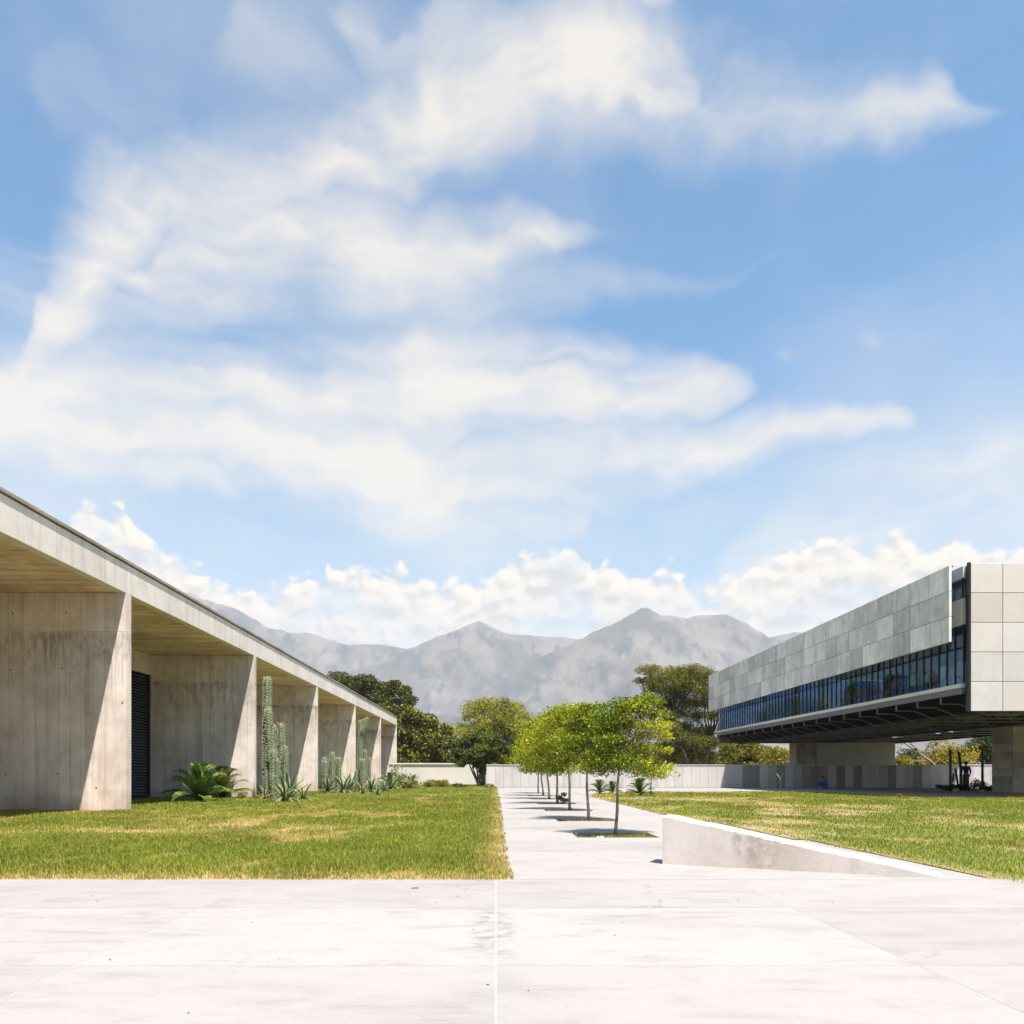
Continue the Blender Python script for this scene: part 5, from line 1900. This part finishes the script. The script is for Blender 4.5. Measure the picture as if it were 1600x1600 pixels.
def person_standing(loc, rz, label):
    """seen from behind: blue jacket, dark trousers, small backpack, one leg easing forward"""
    t = empty('person', loc, rz, label=label, cat='person')
    J = [((0, 0, .98), (.14, .10)), ((0, 0, 1.15), (.13, .095)), ((0, .005, 1.36), (.155, .10)), ((0, .01, 1.46), (.07, .06)), ((0, .015, 1.53), .052), ((0, .03, 1.62), (.075, .092)), ((0, .03, 1.70), (.066, .08)),
         ((.17, .005, 1.43), .055), ((.235, -.01, 1.17), .045), ((.225, .07, .93), .034), ((-.17, .005, 1.43), .055), ((-.235, -.01, 1.17), .045), ((-.225, .07, .93), .034),
         ((.09, 0, .90), .085), ((.10, .02, .50), .060), ((.10, -.02, .09), .040), ((-.09, 0, .90), .085), ((-.095, .06, .50), .060), ((-.10, .03, .09), .040),
         ((.105, .12, .035), (.04, .03)), ((-.105, .17, .035), (.04, .03))]
    E = [(0, 1), (1, 2), (2, 3), (3, 4), (4, 5), (5, 6), (2, 7), (7, 8), (8, 9), (2, 10), (10, 11), (11, 12), (0, 13), (13, 14), (14, 15), (0, 16), (16, 17), (17, 18), (15, 19), (18, 20)]
    hand(J, E, 9, (0, .25, -1), (1, 0, 0))
    hand(J, E, 12, (0, .25, -1), (-1, 0, 0))
    skinned('body', J, E, 0, M['skin'], t)
    k = lambda i, g: (J[i][0], tuple(q * 1.0 + g for q in (J[i][1] if hasattr(J[i][1], '__len__') else (J[i][1],) * 2)))
    ja = [k(0, .02), k(1, .022), k(2, .02), (J[3][0], (.085, .075)), k(7, .016), k(8, .016), (((.226), .055, .985), .046), k(10, .016), k(11, .016), ((-.226, .055, .985), .046)]
    skinned('jacket', ja, [(0, 1), (1, 2), (2, 3), (2, 4), (4, 5), (5, 6), (2, 7), (7, 8), (8, 9)], 0, M['blue'], t)
    tr_ = [((0, 0, .97), (.145, .105)), k(13, .014), k(14, .018), ((.10, -.02, .08), .062), k(16, .014), k(17, .018), ((-.10, .03, .08), .062)]
    skinned('trousers', tr_, [(0, 1), (1, 2), (2, 3), (0, 4), (4, 5), (5, 6)], 0, M['navy'], t)
    for a in (15, 18):
        p = J[a][0]
        skinned('shoe', [((p[0], p[1] - .04, .045), (.048, .045)), ((p[0], p[1] + .07, .04), (.05, .038)), ((p[0], p[1] + .17, .03), (.045, .028))], [(0, 1), (1, 2)], 0, M['navy'], t)
    head_parts(t, (0, .03, 1.645), (0, 1, 0))
    MB().bbox(-.11, -.27, 1.10, .11, -.13, 1.40, .04).build('backpack', M['navy'], t)
    return t


def person_seated(loc, rz, label):
    """sitting on the paving, knees drawn up, head bowed over them"""
    t = empty('person', loc, rz, label=label, cat='person')
    J = [((0, 0, .12), (.15, .11)), ((0, -.01, .30), (.135, .10)), ((0, .05, .50), (.15, .10)), ((0, .09, .59), (.07, .06)), ((0, .13, .645), .052), ((0, .19, .70), (.075, .09)), ((0, .21, .765), (.066, .075)),
         ((.17, .05, .53), .052), ((.22, .20, .34), .042), ((.12, .42, .30), .033), ((-.17, .05, .53), .052), ((-.22, .20, .34), .042), ((-.12, .42, .30), .033),
         ((.09, .06, .12), .085), ((.12, .42, .42), .060), ((.11, .58, .08), .040), ((-.09, .06, .12), .085), ((-.12, .42, .42), .060), ((-.11, .58, .08), .040),
         ((.11, .70, .035), (.04, .03)), ((-.11, .70, .035), (.04, .03))]
    E = [(0, 1), (1, 2), (2, 3), (3, 4), (4, 5), (5, 6), (2, 7), (7, 8), (8, 9), (2, 10), (10, 11), (11, 12), (0, 13), (13, 14), (14, 15), (0, 16), (16, 17), (17, 18), (15, 19), (18, 20)]
    hand(J, E, 9, (-.7, .6, .1), (0, 0, 1))
    hand(J, E, 12, (.7, .6, .1), (0, 0, 1))
    skinned('body', J, E, 0, M['skin'], t)
    k = lambda i, g: (J[i][0], tuple(q + g for q in (J[i][1] if hasattr(J[i][1], '__len__') else (J[i][1],) * 2)))
    skinned('jacket', [k(0, .012), k(1, .022), k(2, .02), (J[3][0], (.085, .075)), k(7, .016), k(8, .016), ((.14, .385, .305), .046), k(10, .016), k(11, .016), ((-.14, .385, .305), .046)],
            [(0, 1), (1, 2), (2, 3), (2, 4), (4, 5), (5, 6), (2, 7), (7, 8), (8, 9)], 0, M['blue'], t)
    skinned('trousers', [((0, .02, .125), (.14, .115)), k(13, .014), k(14, .018), ((.11, .575, .10), .058), k(16, .014), k(17, .018), ((-.11, .575, .10), .058)], [(0, 1), (1, 2), (2, 3), (0, 4), (4, 5), (5, 6)], 0, M['blue'], t)
    for s in (-1, 1):
        skinned('shoe', [((s * .11, .56, .045), (.048, .045)), ((s * .11, .66, .04), (.05, .038)), ((s * .11, .76, .03), (.045, .028))], [(0, 1), (1, 2)], 0, M['shoe'], t)
    head_parts(t, (0, .195, .715), (0, .8, -.6))
    return t


q = pl(1509.5, 0, 48.0)
person_standing(q, R(-25), 'person in a blue jacket with a dark backpack standing by the dark cacti')
q = pl(1290, 0, 52.0)
person_seated(q, R(82), 'person in blue sitting on the ground with knees drawn up before the shaded wall')

# ================================================================== mountains
ridges = [
    # (distance, half depth, [(px, py) skyline])
    (3500, 1300, [(-500, 1010), (-200, 960), (60, 905), (200, 898), (300, 925), (318, 933), (345, 938), (380, 956), (420, 976), (470, 991), (540, 1000), (600, 1004), (660, 1012), (720, 1040), (800, 1070), (900, 1100), (1100, 1150)]),
    (3300, 1300, [(300, 1150), (450, 1085), (560, 1046), (620, 1020), (650, 1008), (680, 993), (715, 978), (748, 967), (775, 978), (800, 989), (840, 995), (880, 997), (915, 999), (960, 1020), (1020, 1050), (1100, 1090), (1250, 1150)]),
    (3000, 1300, [(640, 1150), (760, 1075), (860, 1020), (905, 999), (930, 985), (960, 969), (985, 955), (1010, 943), (1035, 954), (1070, 961), (1105, 963), (1140, 965), (1165, 974), (1190, 988), (1212, 1004), (1250, 1030), (1320, 1062), (1450, 1090), (1700, 1100), (2200, 1140)]),
    (3700, 1200, [(800, 1150), (1000, 1060), (1150, 1005), (1230, 990), (1330, 985), (1450, 1000), (1600, 985), (1800, 1005), (2300, 1060)]),
    (1500, 500, [(-200, 1150), (300, 1140), (560, 1128), (640, 1122), (680, 1112), (715, 1114), (780, 1130), (880, 1128), (980, 1122), (1100, 1128), (1300, 1140), (1800, 1150)]),
]
nu, nv = 640, 360
u = np.linspace(-1.35, 1.45, nu)
ys_ = 900 + (5300 - 900) * np.linspace(0, 1, nv) ** 1.2
U, YY = np.meshgrid(u, ys_, indexing='ij')
XX = U * YY
ZZ = np.zeros_like(XX)


def ridged(x, y, o=5):
    a, s = 1.0, 0.0
    for k in range(o):
        s = s + a * (1 - np.abs(2 * vnoise(x + 13.7 * k, y + 5.1 * k) - 1))
        a *= .5
        x, y = x * 2.07, y * 2.07
    return s / 2.0


er = ridged(XX / 560, YY / 900) * .55 + ridged(XX / 190 + 31, YY / 330 + 7) * .45
for D, hd, sk in ridges:
    px = VX + U * F
    py = np.interp(px, [p[0] for p in sk], [p[1] for p in sk])
    # small roughness of the skyline
    H = np.maximum((VY - py) / F * D, 0)
    H = H * (1 + .10 * (fbm(XX / 170 + D, YY / 170, 5, .6) - .5))
    dd = (YY - D) / hd
    prof = np.where(dd < 0, np.clip(1 + dd, 0, 1) ** 1.35, np.clip(1 - dd, 0, 1))
    z = H * prof
    z = z - H * (1 - prof) * prof * 1.9 * (1.25 - er) * np.where(dd < 0, 1, .3)
    ZZ = np.maximum(ZZ, z)
ZZ = ZZ - 1.2 + 2.0 * 0
I = (np.arange(nu - 1)[:, None] * nv + np.arange(nv - 1)[None, :]).ravel()
Q = np.stack([I, I + nv, I + nv + 1, I + 1], 1)
V = np.stack([XX, YY, ZZ], -1).reshape(-1, 3)


def mat_mountain():
    m, g, out = new_mat('mountain_scrub')
    geo = g.n('ShaderNodeNewGeometry')
    pos = geo.outputs['Position']
    n = g.noise(pos, .0055, 9.0, .66)
    n2 = g.noise(g.v('MULTIPLY', pos, (1.0, .6, .55)), .017, 9.0, .70)
    c = g.mix(g.rng(n, .38, .62), (.088, .090, .086), (.165, .150, .138))
    c = g.mix(g.rng(n2, .46, .64, 0, .85), c, (.05, .065, .075))
    principled(g, out, c, .95, 0, .05)
    return m


mt = link('mountains', array_mesh('mountains', V, [Q], None, mat_mountain(), True))
tag(mt, kind='structure')

# ================================================================== haze
m, g, out = new_mat('haze')
pv = g.n('ShaderNodeVolumePrincipled')
pv.inputs['Color'].default_value = (.88, .92, 1.0, 1)
pv.inputs['Density'].default_value = 0.000125
pv.inputs['Anisotropy'].default_value = 0.0
pv.inputs['Density Attribute'].default_value = ''
pv.inputs['Color Attribute'].default_value = ''
pv.inputs['Temperature Attribute'].default_value = ''
g.nt.links.new(pv.outputs[0], out.inputs['Volume'])
m.cycles.homogeneous_volume = True
hz = MB().box(-9500, -400, -1.3, 9500, 5600, 960).build('haze', m)
tag(hz, kind='stuff')
